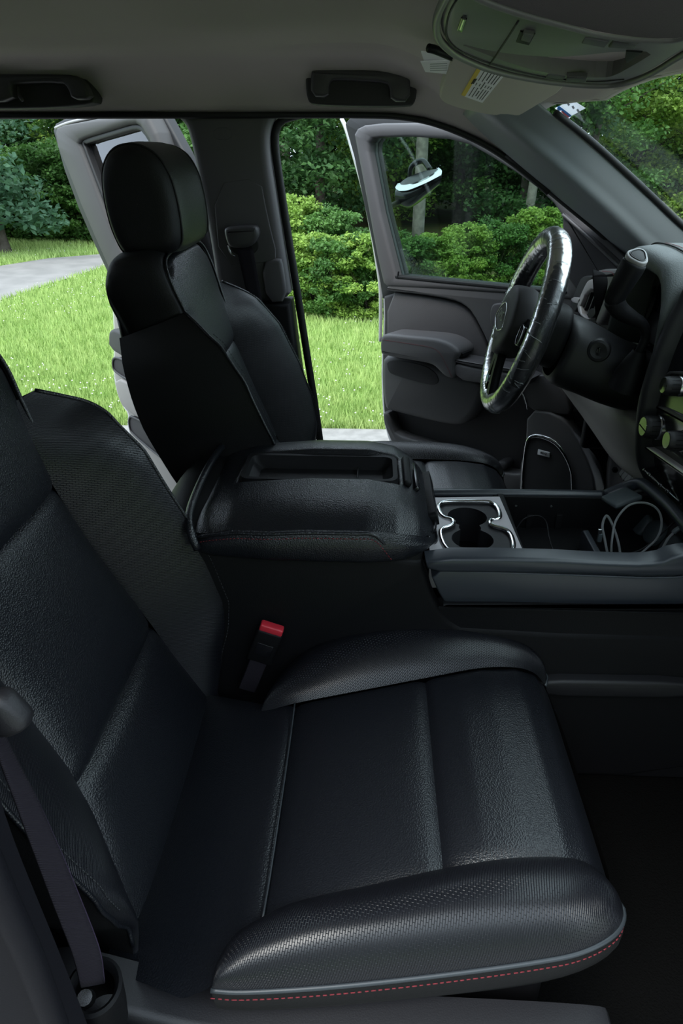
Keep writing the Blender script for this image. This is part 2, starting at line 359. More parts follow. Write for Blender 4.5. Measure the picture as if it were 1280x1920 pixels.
# ---- A pillar, driver side
Wc = [A(.28, .60, 1.745), PY(1030, 215, .65), PY(1100, 270, .70), PY(1200, 360, .74), PY(1280, 435, .76), A(.95, .78, 1.325), A(1.10, .79, 1.24)]
Dc = [A(.21, .845, 1.69), PY(945, 285, .84), PY(1040, 365, .86), PY(1130, 440, .88), PY(1185, 495, .90), A(.80, .90, 1.27), A(.92, .90, 1.18)]
mid = [(a + b) / 2 + A(-.035, -.045, -.01) for a, b in zip(Wc, Dc)]
mid2 = [a * .75 + b * .25 + A(-.03, -.030, -.0) for a, b in zip(Wc, Dc)]
back = [a + A(.008, .008, .0) for a in Wc]; back2 = [b + A(.02, .03, .0) for b in Dc]
ap = loft('trim_5', [back, Wc, mid2, mid, Dc, back2], APIL, nu=40, nv=40, solid=.006); tag(ap, kind='structure', label='smooth grey A pillar trim beside the windshield')
o = tube('trim_6', [b + A(.012, .02, 0) for b in Dc[1:]], .014, SEAL); tag(o, kind='structure', label='black seal under the A pillar')
o = tube('trim_7', [a + A(.012, 0, .004) for a in Wc[1:]], .007, SEAL); tag(o, kind='structure', label='black edge of the windshield glass')
# passenger A pillar (mirror)
mir = lambda c: [A(p[0], -p[1], p[2]) for p in c]
ap2 = loft('trim_8', [mir(back), mir(Wc), mir(mid2), mir(mid), mir(Dc), mir(back2)], APIL, nu=30, nv=20, solid=.006); tag(ap2, kind='structure', label='passenger A pillar trim')
# windshield
ws = []
for i in range(24):
    t = i / 23; L = cat_rs([A(.39, .665, 1.70)] + Wc[2:], 24)[i] + A(.015, .02, .008); row = []
    for j in range(25):
        y = -L[1] + 2 * L[1] * j / 24; bulge = (1 - (y / L[1]) ** 2); row.append(A(L[0] + .105 * bulge, y, L[2] + .03 * bulge * (1 - t)))
    ws.append(row)
wsh = empty('window_1', ws[0][12]); tag(wsh, kind='structure', label='slanted windshield glass')
grid('glass', ws, WSGLASS, wsh)
# header strip joining headliner to glass
hd = [[A(front_x(y) - .01, y, roof_z(front_x(y) - .01, y)) for y in np.linspace(-.66, .66, 25)], [A(front_x(y) + .014, y, roof_z(front_x(y), y) + .0) for y in np.linspace(-.66, .66, 25)]]
o = grid('trim_9', list(map(list, zip(*hd))), HEAD, solid=.02, off=1); tag(o, kind='structure', label='fabric edge above the windshield')
# inspection stickers in the corner of the glass
def on_ws(x, y):   # march the ray to the windshield grid
    best = None
    for r in ws:
        for p in r:
            v = p - CAM; z = v @ _F; u = 640 + FPX * (v @ _R) / z; q = 960 - FPX * (v @ _U) / z; dd = (u - x) ** 2 + (q - y) ** 2
            if best is None or dd < best[0]: best = (dd, p)
    return best[1]
g00, g01, g10 = ws[1][23], ws[1][21], ws[3][23]
plw = Plane(on_ws(1065, 205), g01 - g00, -(g10 - g00))
if plw.n @ (CAM - plw.o) < 0: plw = Plane(plw.o, -plw.a, plw.b)
st = empty('inspection_sticker', plw.o, 'white inspection sticker in the top corner of the windshield above a red and blue one', 'sticker')
slabpx('sticker_sheet', plw, [(1047, 200), (1072, 187), (1097, 203), (1070, 218)], -.004, -.0045, PAPERT, st, bev=0, rnd=0)
slabpx('blue_band', plw, [(1044, 201), (1048, 199), (1071, 217), (1068, 220)], -.003, -.0035, BLUEST, st, bev=0, rnd=0)
for k in range(3): slabpx('printed_mark', plw, [(1062 + k * 9, 194 + k * 6), (1065 + k * 9, 192 + k * 6), (1068 + k * 9, 197 + k * 6), (1065 + k * 9, 199 + k * 6)], -.003, -.0035, INK, st, bev=0, rnd=0)
st2 = empty('registration_sticker', plw.o, 'small red and blue printed sticker below the white one on the windshield', 'sticker')
slabpx('sticker_sheet', plw, [(1040, 203), (1046, 200), (1070, 219), (1064, 226)], -.004, -.0045, PAPERT, st2, bev=0, rnd=0)
slabpx('red_print', plw, [(1051, 209), (1055, 208), (1068, 218), (1064, 222)], -.003, -.0035, REDINK, st2, bev=0, rnd=0)
slabpx('blue_print', plw, [(1043, 203), (1047, 202), (1052, 207), (1048, 208)], -.003, -.0035, BLUEST, st2, bev=0, rnd=0)

# ================================================================== SEATS
def curve_fn(ts, vs_): return lambda t: interp(t, ts, vs_)
def seat(name, label, cy, dx, dz, rec, oy, out, bo):
    """out=-1: outboard side towards -y. bo: backrest origin"""
    root = empty(name, (dx, cy, .58 + dz), label, 'seat', 'front seats')
    def S(x, u, z): return A(x + dx, cy + u * (-out), z + dz)     # u negative = outboard
    # --- cushion curves
    ns = [(-.158, -.315, .822), (-.156, -.295, .832), (-.14, -.265, .838), (-.11, -.245, .842), (-.07, -.228, .847), (.02, -.205, .850), (.10, -.187, .857), (.18, -.174, .862), (.25, -.167, .858), (.285, -.168, .843), (.308, -.180, .812)]
    np_ = [(-.158, -.315, .822), (-.12, -.314, .820), (-.03, -.306, .822), (.08, -.292, .825), (.19, -.275, .828), (.25, -.26, .826), (.295, -.235, .822), (.315, -.205, .815), (.308, -.180, .812)]
    fs = [(-.17, .115, .800), (-.11, .118, .822), (0, .132, .842), (.10, .150, .855), (.19, .172, .860), (.25, .180, .857), (.285, .183, .843), (.308, .188, .812)]
    fp = [(-.17, .115, .800), (-.165, .17, .785), (-.14, .225, .790), (-.09, .258, .808), (0, .272, .820), (.10, .276, .826), (.19, .272, .826), (.25, .260, .824), (.295, .238, .820), (.315, .212, .814), (.308, .188, .812)]
    def leaf(nm, a, b, sg, open_rear=False, h=.05):
        Ca, Cb = cat_rs(a, 48), cat_rs(b, 48); Gd = []
        for i in range(48):
            t = i / 47; env = math.sin(math.pi * t) ** .55 if not open_rear else min(1, math.sin(math.pi * min(1, .25 + t * .75)) ** .55)
            row = []
            for j in range(22):
                s = j / 21; p = Ca[i] + (Cb[i] - Ca[i]) * s; k = math.sin(math.pi * s) ** .75 * env
                p = p + A(0, sg * .012 * k, h * k); row.append(S(*p))
            Gd.append(row)
        return grid(nm, Gd, WEAVE, root, flip=False)
    nb = leaf('bolster', ns, np_, -1, h=.042)
    tube('piping', [S(*p) for p in np_], .0032, PIPING, nb, n=8, ns=70)
    fb = leaf('bolster', fs, fp, 1, False, h=.060)
    tube('piping', [S(*p) for p in fp], .0028, PIPING, fb, n=8, ns=60)
    nu_ = curve_fn([-.30, -.19, -.158, -.14, -.11, -.07, .02, .10, .18, .25, .285, .308, .33], [-.27, -.315, -.31, -.265, -.245, -.228, -.205, -.187, -.174, -.167, -.168, -.180, -.182])
    nz_ = curve_fn([-.30, -.19, -.158, -.14, -.11, -.07, .02, .10, .18, .25, .285, .308, .33], [.775, .805, .822, .836, .842, .847, .850, .857, .862, .858, .843, .812, .76])
    fu_ = curve_fn([-.30, -.17, -.11, 0, .10, .19, .25, .285, .308, .33], [.20, .14, .118, .132, .150, .172, .180, .183, .188, .19])
    fz_ = curve_fn([-.30, -.17, -.11, 0, .10, .19, .25, .285, .308, .33], [.765, .80, .822, .842, .855, .860, .857, .843, .812, .76])
    zc_ = curve_fn([-.30, -.25, -.20, -.115, -.06, 0, .06, .10, .15, .20, .25, .285, .308, .325, .335], [.765, .785, .800, .822, .836, .845, .853, .857, .868, .870, .862, .845, .815, .765, .72])
    def insert(nm, x0, x1, mt, nx=22, g0=.007, g1=.007):
        Gd = []
        for i in range(nx):
            t = i / (nx - 1); x = x0 + (x1 - x0) * t; row = []
            ed = (g0 * math.exp(-t * (x1 - x0) / .007) + g1 * math.exp(-(1 - t) * (x1 - x0) / .007)); puff = .006 * math.sin(math.pi * t) ** .5
            for j in range(34):
                s = j / 33; u = nu_(x) + (fu_(x) - nu_(x)) * s; ze = nz_(x) + (fz_(x) - nz_(x)) * s
                m_ = math.sin(math.pi * s) ** .5; z = ze * (1 - m_) + (zc_(x) - .004 * math.sin(math.pi * s)) * m_ + puff * m_ - ed - .004 * (1 - m_)
                row.append(S(x, u, z))
            Gd.append(row)
        return grid(nm, Gd, mt, root, flip=True)
    ins = insert('seat_panel', -.30, -.112, LEATHER, g0=0); insert('seat_panel', -.112, .10, LEATHER); insert('seat_panel', .10, .335, LEATHER, nx=40, g1=0)
    tube('seam', [S(-.112, u, zc_(-.112) + z) for u, z in [(nu_(-.112) + .004, .010), (-.18, .001), (-.05, -.004), (.05, -.003), (fu_(-.112) - .004, .002)]], .0014, PIPING, ins, n=6)
    # skirt below the piping, front face
    lip = [S(*p) for p in np_] + [S(.328, -.12, .775), S(.333, 0, .765), S(.328, .12, .775)] + [S(*p) for p in fp[::-1]]
    mid_ = [p + A(.004, 0, -.035) for p in lip]; low = []
    for p in lip: low.append(A(p[0] * 1.0 - .01 * np.sign(p[0] - dx), p[1], .735 + dz))
    ctr = A(.1 + dx, cy, 0)
    low = [A(ctr[0] + (p[0] - ctr[0]) * .96, cy + (p[1] - cy) * .93, .742 + dz) for p in lip]
    loft('skirt', [lip, mid_, low], SIDEFAB, root, nu=90, nv=12)
    stitches('stitching', [S(p[0], p[1] - .0045, p[2] - .007) for p in np_], STITCH_R, nb, r=.0008, pitch=.0075)
    stitches('stitching', [S(p[0], p[1] + .006, p[2] - .006) for p in fp], STITCH_R, fb, r=.0007, pitch=.0075)
    # hard base shell
    for sg in (-1, 1):
        plS = Plane(S(0, sg * .295, 0), (1, 0, 0), (0, 0, 1)); 
        prof = [(-.36, .60), (-.36, .80), (-.33, .812), (-.28, .795), (-.21, .765), (-.15, .748), (.0, .742), (.27, .742), (.30, .73), (.29, .60)]
        poly = [(x + dx, z + dz) for x, z in prof]
        sgy = sg * (-out); yy = cy + sgy * (.325 if sg < 0 else .30)
        V, F = [], []
        plA = Plane((0, yy, 0), (1, 0, 0), (0, 0, 1))   # n=-y
        tk = .055
        if sgy < 0: geo = slab_geo(plA, chaikin(poly, 2), 0, -tk, .012)
        else:
            plB = Plane((0, yy, 0), (-1, 0, 0), (0, 0, 1)); geo = slab_geo(plB, chaikin([(-x, z) for x, z in poly], 2), 0, -tk, .012)
        flatshade(mesh('base_trim', geo[0], geo[1], PLGREY, root))
    box('base_frame', S(-.02, 0, .66), (.50, .48, .16), PLBLACK, root, bev=.02)
    # --- backrest
    a_ = math.radians(rec); T = A(-math.sin(a_), 0, math.cos(a_)); N = A(math.cos(a_), 0, math.sin(a_)); O = A(*bo)
    def B(u, t, n): return O + A(0, u, 0) + T * t + N * (n + (.046 if out < 0 else .024) * smooth((t - .25) / .4))
    back = bpy.data.objects.new('backrest', None); COL.objects.link(back); back.parent = root; back['_w'] = list(W(root))
    seam = curve_fn([-.03, 0, .1, .25, .4, .47, .52, .57], [.185, .180, .168, .163, .150, .142, .143, .152])
    seamo = curve_fn([-.08, -.03, 0, .05, .1, .15, .2, .3, .4, .47, .52, .57], [.27, .255, .235, .205, .178, .155, .142, .134, .136, .138, .143, .152]) if out < 0 else seam
    bo_ = curve_fn([-.03, 0, .05, .1, .2, .3, .4, .47, .52, .57], [.20, .215, .240, .257, .270, .270, .260, .240, .222, .178])
    bn_ = curve_fn([-.03, 0, .05, .07, .13, .21, .3, .42, .50, .54, .57], [0, .015, .040, .055, .088, .102, .104, .088, .058, .028, .002])
    def bo2(t, sg): return max(bo_(t) + .022, seamo(t) + .02) if (out < 0 and sg < 0) else min(bo_(t), .228 if out < 0 else .268)
    def bn2(t, sg): return bn_(t) * (.60 if (out < 0 and sg < 0) else 1) + (.014 * smooth(t / .1) - .004 * smooth((t - .4) / .1) if (out < 0 and sg > 0) else 0)
    def nin(t): return .004 * math.sin(t * 9)
    def ins_b(nm, t0, t1, nt_=26, mt=LEATHER):
        Gd = []
        for i in range(nt_):
            q = i / (nt_ - 1); t = t0 + (t1 - t0) * q; ed = .007 * (math.exp(-(t - t0) / .008) + math.exp(-(t1 - t) / .008)); row = []
            for j in range(30):
                s = -1 + 2 * j / 29; u = (seam(t) if s > 0 else seamo(t)) * s; edge = abs(s) ** 10
                row.append(B(u, t, nin(t) + .010 * (1 - s * s) * math.sin(math.pi * q) ** .6 - ed - .008 * edge))
            Gd.append(row)
        return grid(nm, Gd, mt, root if False else back, flip=True)
    ins_b('lumbar_panel', -.03, .165); ins_b('back_panel', .165, .445, 40)
    # upper panel, rolls over at the top
    Gd = []
    for i in range(40):
        q = i / 39
        if q < .8: t = .445 + (.662 - .445) * q / .8; n = 0.0; w_ = seam(min(t, .57)) if t < .57 else interp(t, [.57, .61, .64, .652, .662], [.157, .164, .160, .150, .136])
        else: aa = (q - .8) / .2 * math.pi / 2; t = .662 + .014 * math.sin(aa); n = -.016 * (1 - math.cos(aa)); w_ = .136
        ed = .006 * math.exp(-(t - .445) / .008); row = []
        for j in range(30):
            s = -1 + 2 * j / 29; u = w_ * s
            row.append(B(u, t - .012 * abs(s) ** 4 * smooth((t - .6) / .07), n + .010 * (1 - s * s) - ed - .007 * abs(s) ** 10))
        Gd.append(row)
    up = grid('upper_panel', Gd, LEATHER, back, flip=True)
    for sg in (-1, 1):
        ts = np.concatenate([np.linspace(-.09, .50, 38), np.linspace(.51, .57, 10)]); Gd = []
        for t in ts:
            row = []; u0, u1, n1 = (seam(t) if sg > 0 else seamo(t)), bo2(t, sg), bn2(t, sg)
            for j in range(22):
                s = j / 21; k = math.sin(math.pi * s) ** .8; env = smooth((.57 - t) / .12) * smooth((t + .06) / .1)
                row.append(B(sg * (u0 + (u1 - u0) * s + .004 * k * env), t, (-.008 + nin(t)) * (1 - s) + n1 * s + .022 * k * env))
            Gd.append(row)
        bl = grid('back_bolster', Gd, WEAVE, back, flip=(sg > 0))
        pp = [B(sg * bo2(t, sg), t, bn2(t, sg)) for t in np.linspace(0, .57, 24)]
        tube('piping', pp, .0028, LEATHER, bl, n=8, ns=60)
        stitches('stitching', [B(sg * (bo2(t, sg) - .010), t, bn2(t, sg) + .006) for t in np.linspace(.02, .52, 24)], STITCH_D, bl, r=.0006, pitch=.007)
        Gd = []
        for t in np.linspace(-.12, .57, 34):
            row = []
            for j in range(12):
                s = j / 11; row.append(B(sg * (bo2(t, sg) * (1 - s) + max(.15, bo_(t) - .012) * s + .008 * math.sin(math.pi * s)), t, bn2(t, sg) * (1 - s) - (.118 + .030 * smooth((t - .22) / .25)) * s))
            Gd.append(row)
        grid('side_panel', Gd, SIDEFAB, back, flip=(sg < 0))
    # shoulder block wrapping the upper panel
    rim = [(.150, .45), (.152, .50), (.158, .57), (.166, .61), (.164, .640), (.152, .658), (.12, .670), (.04, .675)]
    rim = rim + [(-u, t) for u, t in rim[::-1]]
    def ring(e, n, dt=0, sc_=1.0): return [B(u * sc_ + math.copysign(e, u), t + dt + (e if t > .62 else 0), n) for u, t in rim]
    loft('shoulder', [ring(0, -.006), ring(.010, -.010, .002), ring(.016, -.035, .012), ring(.014, -.095, .022), ring(-.002, -.128, .016), ring(-.012, -.131, .010)], SIDEFAB, back, nu=60, nv=36)
    loft('shoulder_back', [ring(-.012, -.131, .010), [B(u * .3, .50 + (t - .5) * .3, -.131) for u, t in rim]], SIDEFAB, back, nu=60, nv=4)
    tube('piping', ring(.003, -.003), .003, LEATHER, back, n=8, ns=70)
    # rear shell
    Gd = []
    for t in np.linspace(-.10, .60, 30):
        w_ = interp(t, [-.1, 0, .2, .4, .5, .57, .60], [.19, .215, .250, .240, .20, .15, .13])
        Gd.append([B(w_ * q, t, -.113 - .030 * smooth((t - .22) / .25) - .022 * (1 - abs(q) ** 5)) for q in np.linspace(-1, 1, 24)])
    grid('back_shell', Gd, PLBLACK, back, solid=.004)
    # headrest
    hr = bpy.data.objects.new('headrest', None); COL.objects.link(hr); hr.parent = root; hr['_w'] = list(W(root))
    Tc = A(-math.sin(a_ * .35), 0, math.cos(a_ * .35)); Nc = A(math.cos(a_ * .35), 0, math.sin(a_ * .35))
    HC = B(0, .786, -.033) + A(.026, 0, -.0)
    prof = [(.062, -.085), (.070, -.05), (.072, .0), (.066, .045), (.045, .082), (.005, .100), (-.035, .092), (-.060, .06), (-.070, .01), (-.070, -.045), (-.058, -.088), (-.03, -.100), (.02, -.100), (.048, -.098)]
    prof = cat_rs([(a, b, 0) for a, b in prof], 56, True)
    us = np.concatenate([np.sin(np.linspace(-math.pi / 2, math.pi / 2, 36))]) * .138; Gd = []
    for u in us:
        k = max(0, 1 - abs(u / .1381) ** 5.0) ** (1 / 5.0); sc2 = .72 + .28 * k if abs(u) < .1375 else .0
        row = [HC + A(0, u, 0) + Nc * p[0] * (k ** .6) + Tc * (p[1] * (k ** .6) + .0) for p in prof]; Gd.append(row)
    def sub(i0, i1): return Gd[i0:i1 + 1]
    i0 = next(i for i, u in enumerate(us) if u > -.112); i1 = next(i for i, u in enumerate(us) if u > .112) - 1
    grid('cover', sub(i0, i1), LEATHER, hr, cv=True); 
    for rr0 in (sub(0, i0), sub(i1, 35)[::-1]):
        e_ = rr0[0]; cc = sum(e_) / len(e_); grid('side_cover', [[cc + (p - cc) * q for p in e_] for q in (.01, .5, .85, .95)] + rr0, SIDEFAB, hr, cv=True)
    for i in (i0, i1): tube('seam', [p + (p - HC) * .008 for p in Gd[i][::4]], .0022, SIDEFAB, hr, n=6, closed=True, ns=60)
    for sg in (-1, 1): tube('post', [HC + A(0, sg * .07, 0) - Tc * .09, B(sg * .07, .66, -.05)], .006, CHROMESOFT, hr, n=12)
    return root, S, B
pseat, PS, PB = seat('car_seat', 'black leather passenger seat closest to the camera, seat cushion fully in view', -.385, 0, 0, 24.5, 0, -1, (-.275, -.385, .785))
dseat, DS, DB = seat('car_seat', 'black leather driver seat behind the armrest, with its headrest in view', .40, .05, .03, 20.5, 0, 1, (-.180, .40, .80))
# ================================================================== CENTRE CONSOLE
con = empty('center_console', (.15, 0, .55), 'wide black console between the two front seats with padded armrest and open bin', 'console')
# main body: moulded side faces (x-z outline), 0.32 wide
plc = Plane((0, -.165, 0), (1, 0, 0), (0, 0, 1))     # n = -y (towards the camera)
plf = Plane((0, .165, 0), (-1, 0, 0), (0, 0, 1))
body = [(-.40, .56), (-.40, 1.00), (-.34, 1.07), (-.26, 1.075), (-.235, 1.045), (.085, 1.045), (.098, 1.01), (.11, .97), (.135, .925), (.17, .90), (.80, .90), (.80, .56)]
slab('side_body', plc, body, 0, -.02, PLBLACK, con, bev=.012, rnd=1)
slab('side_body', plf, [(-x, z) for x, z in body], 0, -.02, PLBLACK, con, bev=.012, rnd=1)
# rear hump behind the lid (rounded)
hump = []
for i in range(22):
    t = i / 21; a = math.pi * t; y = -.168 * math.cos(a)
    k = (1 - abs(y / .170) ** 3.2) ** .4
    hump.append([A(x, y, z + (1.085 - z) * 0) for x, z in [(-.41, .60), (-.41, .92), (-.385 + .0 * k, 1.0 + .02 * k), (-.345, 1.035 + .045 * k), (-.30, 1.05 + .045 * k), (-.255, 1.045 + .040 * k)]])
grid('rear_shell', [cat_rs(r, 24) for r in hump], PLBLACK, con)
# storage box under the lid
box('storage_box', (-.08, 0, 1.0), (.34, .32, .13), PLBLACK, con, bev=.01)
# --- armrest lid
lid = bpy.data.objects.new('armrest_lid', None); COL.objects.link(lid); lid.parent = con; lid['_w'] = list(W(con))
def lid_top(x, y):
    zx = interp(x, [-.29, -.27, -.22, -.10, .0, .05, .08, .10, .11], [1.075, 1.094, 1.111, 1.121, 1.121, 1.112, 1.094, 1.075, 1.055])
    e = abs(y) / .185; return zx - .015 * max(0, e - .55) ** 1.6 / .45 ** 1.6
tray = (-.225, .050, -.030, .080)     # x0,x1,y0,y1
def plan_half(x): return interp(x, [-.30, -.285, -.25, -.15, .0, .05, .085, .105, .115], [.13, .155, .172, .183, .183, .176, .155, .125, .10])
Gd = []
xs_ = np.linspace(-.29, .112, 64)
for x in xs_:
    w_ = plan_half(x); row = []
    for s in np.linspace(-1, 1, 50):
        y = w_ * s; z = lid_top(x, y) - .007 * abs(s) ** 8
        dx0 = max(tray[0] - x, x - tray[1], tray[2] - y, y - tray[3])
        if dx0 < .012: z -= .0055 * smooth((.012 - dx0) / .016)
        if dx0 < -.001: z -= .03
        row.append(A(x, y, z))
    Gd.append(row)
tp = grid('lid_top', Gd, LEATHER, lid)
edge = [Gd[i][0] for i in range(64)] + Gd[-1][1:-1] + [Gd[i][-1] for i in range(63, -1, -1)] + Gd[0][1:-1][::-1]
edge = cat_rs(edge[::3], 140, True)
ctr = A(-.08, 0, 0)
def off_edge(f, dz_, zf): return [A(p[0] + (f * (p[0] - ctr[0]) / .2 * .6), p[1] + f * np.sign(p[1]) * min(1, abs(p[1]) / .1), p[2] + dz_ if zf is None else zf(p)) for p in edge]
botz = lambda p: 1.044 + .0 * p[0] - .0 
r1 = off_edge(.005, -.010, None); r2 = [A(p[0], p[1], (q[2] + 1.045) / 2) for p, q in zip(off_edge(.009, 0, None), edge)]; r3 = off_edge(.004, 0, lambda p: 1.046); r4 = off_edge(-.008, 0, lambda p: 1.040)
loft('lid_side', [edge, r1, r2, r3, r4], SIDEFAB if False else LEATHER, lid, nu=140, nv=20, cu=True)
near = [p for p in edge if p[1] < -.09 and p[0] < .105]; near.sort(key=lambda p: p[0])
drop = lambda p: -.052 * smooth((p[0] - .0) / .062) ** 1.5
near = [p for p in near if p[0] < .064]
tube('welt', [p + A(0, -.006, -.002 + drop(p)) for p in near[::3]], .0028, LEATHER, lid, n=8, ns=90)
stitches('stitching', [p + A(-.004 * smooth(p[0] / .06), -.0085 - .002 * smooth(p[0] / .05), -.010 + drop(p) * .96) for p in near[::3]], STITCH_R, lid, r=.0007, pitch=.006)
tube('hinge_welt', [A(-.268, -.184, 1.060), A(-.280, -.172, 1.088), A(-.288, -.13, 1.104), A(-.290, 0, 1.112), A(-.288, .13, 1.104), A(-.280, .17, 1.085)], .0065, LEATHER, lid, n=10, ns=40)
# tray insert
plt_ = Plane((0, 0, 1.118), (1, 0, 0), (0, 1, 0))
def rr(x0, x1, y0, y1, r=.014, k=5):
    P = []
    for cx, cy, a0 in ((x1 - r, y1 - r, 0), (x0 + r, y1 - r, 90), (x0 + r, y0 + r, 180), (x1 - r, y0 + r, 270)):
        for i in range(k): a = math.radians(a0 + 90 * i / (k - 1)); P.append(A(cx + r * math.cos(a), cy + r * math.sin(a)))
    return P
tr = bpy.data.objects.new('tray', None)
def ringpts(q, z): return [A(p[0], p[1], z(p[0], p[1]) if callable(z) else z) for p in q]
zt = lambda x, y: 1.1135 if -.2 < x < .03 else 1.111
rings = [ringpts(rr(-.228, .053, -.033, .083, .018), 1.104), ringpts(rr(-.226, .051, -.031, .081, .018), 1.1135), ringpts(rr(-.218, .043, -.023, .073, .014), 1.1135), ringpts(rr(-.214, .039, -.019, .069, .012), 1.103), ringpts(rr(-.200, .026, -.010, .060, .010), 1.092)]
G2 = [[r[i] for r in rings] for i in range(len(rings[0]))]
trm = grid('tray', G2, PLBLACK, lid, cu=True, flip=True); flatshade(trm, 30)
mesh('tray_floor', rings[-1], [tuple(range(len(rings[-1])))], PLBLACK, lid, sm=False)
box('tray_step', (-.02, .025, 1.094), (.002, .068, .010), PLBLACK, lid, bev=.0005)
# front latch strip: gathered leather + black lip
lp = [[A(.060 + .012 * t, y, 1.112 - .004 * t) for t in np.linspace(0, 1, 4)] for y in np.linspace(-.03, .085, 8)]
box('latch_strip', (.068, .028, 1.106), (.014, .112, .012), PLBLACK, lid, bev=.004, rot=Matrix.Rotation(.35, 3, 'Y'))
box('latch_strip', (.084, .028, 1.094), (.010, .105, .012), PLGLOSS, lid, bev=.003, rot=Matrix.Rotation(.7, 3, 'Y'))
slab('latch_lever', Plane((.108, .02, 1.058), (0, -1, 0), (-.35, 0, .97)), rr(-.09, .09, -.014, .012, .008), .004, -.012, PLBLACK, lid, bev=.004, rnd=0)
tube('latch_lip', [(.075, -.128, 1.082), (.108, -.105, 1.056), (.116, -.05, 1.058), (.117, .04, 1.062), (.110, .11, 1.058), (.075, .13, 1.082)], .0035, PLGLOSS, lid)
# --- rails and pewter cup holder deck
dk = bpy.data.objects.new('cup_holder_deck', None)
ZD = 1.015
plD = Plane((0, 0, ZD), (1, 0, 0), (0, 1, 0))
outer = [plD.px(x, y) for x, y in [(800, 933), (936, 931), (986, 1046), (806, 1046)]]
hole = [plD.px(x, y, 0) for x, y in [(822, 944), (845, 940), (905, 941), (925, 943), (936, 958), (938, 972), (932, 975), (921, 974), (917, 982), (926, 988), (947, 992), (958, 1003), (963, 1020), (962, 1032), (948, 1037), (850, 1036), (836, 1030), (826, 1008), (826, 992), (843, 988), (851, 982), (848, 974), (832, 972), (822, 960)]]
hc = sum(hole) / len(hole)
hole_s = chaikin(hole, 2)
def ray_outer(q):   # matching point on the outer boundary, same angle
    d = q - hc; best = None
    for i in range(4):
        a, b = outer[i], outer[(i + 1) % 4]; M = np.array([[d[0], a[0] - b[0]], [d[1], a[1] - b[1]]])
        try: s, t = np.linalg.solve(M, a - hc)
        except Exception: continue
        if s > 0 and -1e-6 <= t <= 1 + 1e-6 and (best is None or s < best): best = s
    return hc + d * best
outr = [ray_outer(q) for q in hole_s]
for ci in range(4):     # keep true corners
    j = min(range(len(outr)), key=lambda k: np.linalg.norm(outr[k] - outer[ci])); outr[j] = outer[ci]
G3 = [[plD.to(o_, -.06), plD.to(o_, 0), plD.to(o_ + (q - o_) * .5, .0005), plD.to(q, 0), plD.to(q, -.004)] for o_, q in zip(outr, hole_s)]
deck = grid('deck', G3, CONS_PANEL, con, cu=True); flatshade(deck, 30)
V, F = tubemesh([plD.to(q, .0015) for q in hole_s[::2]], .0042, 10, True, 140, flat=.7); mesh('chrome_trim', V, F, CHROME, deck)
ins2 = inset2(hole_s, .010)
def cup_floor(q, zoff): return plD.to(q, zoff)
c1 = plD.px(876, 966); c2 = plD.px(886, 1008)
rad = .0365
def blob(n=96, r=rad):
    P = []
    ax = (c2 - c1) / np.linalg.norm(c2 - c1)
    for i in range(n):
        a = 2 * math.pi * i / n; d = A(math.cos(a), math.sin(a)); best = 0
        for c in (c1, c2):
            o_ = (c1 + c2) / 2; w_ = c - o_; b_ = d @ w_; D = b_ * b_ - (w_ @ w_ - r * r)
            if D > 0: best = max(best, b_ + math.sqrt(D))
        P.append((c1 + c2) / 2 + d * max(best, .020))
    return P
bl = blob()
G4 = []
oc = (c1 + c2) / 2
def hole_at(d):
    best = 0
    for i in range(len(hole_s)):
        a, b = hole_s[i], hole_s[(i + 1) % len(hole_s)]; M = np.array([[d[0], a[0] - b[0]], [d[1], a[1] - b[1]]])
        if abs(np.linalg.det(M)) < 1e-12: continue
        s, t = np.linalg.solve(M, a - oc)
        if s > 0 and -1e-6 <= t <= 1 + 1e-6: best = max(best, s)
    return oc + d * best
for q in bl:
    d = (q - oc) / np.linalg.norm(q - oc); h = hole_at(d); G4.append([plD.to(h, -.003), plD.to(q, -.003), plD.to(q, -.006), plD.to(oc + (q - oc) * .97, -.075)])
cupo = grid('cup_liner', G4, PLGREY, deck, cu=True); flatshade(cupo, 30)
mesh('cup_floor', [g[-1] for g in G4], [tuple(range(len(G4)))], PLBLACK, deck, sm=False)
# near rail and side panel (dark blue-grey), traced on the console flank
railN = [(797, 1047), (1000, 1048), (1180, 1058), (1240, 1055), (1265, 1042), (1330, 1035), (1330, 1075), (1250, 1085), (1100, 1079), (900, 1076), (801, 1075)]
slabpx('near_rail', plc, railN, .012, -.022, CONS_RAIL, con, bev=.007, rnd=1)
panelN = [(803, 1070), (900, 1071), (1100, 1078), (1250, 1084), (1330, 1074), (1330, 1128), (1250, 1140), (840, 1132), (828, 1126)]
slabpx('side_panel', plc, panelN, .008, -.02, CONS_RAIL, con, bev=.004, rnd=1)
ledge = [(828, 1131), (1250, 1140), (1340, 1130), (1340, 1138), (1250, 1149), (840, 1140)]
slabpx('ledge', plc, ledge, .016, -.02, PLBLACK, con, bev=.004, rnd=1)
low2 = [(960, 1276), (1340, 1283), (1340, 1312), (960, 1306)]
slabpx('lower_step', plc, low2, .02, -.02, PLGREY, con, bev=.006, rnd=1)
slab('lower_body', plc, [(.10, .56), (.10, .945), (.9, .945), (.9, .56)], -.004, -.03, PLBLACK, con, bev=.004, rnd=0)
tube('far_rail', [(.08, .15, 1.000), (.20, .15, 1.004), (.40, .15, 1.006), (.50, .15, 1.008), (.56, .145, 1.03)], .011, CONS_RAIL, con, n=12, ns=30, flat=.8)
slab('far_panel', plf, [(-.10, .86), (-.10, 1.0), (-.50, 1.0), (-.80, 1.0), (-.80, .86)], .002, -.018, PLBLACK, con, bev=.003, rnd=0)
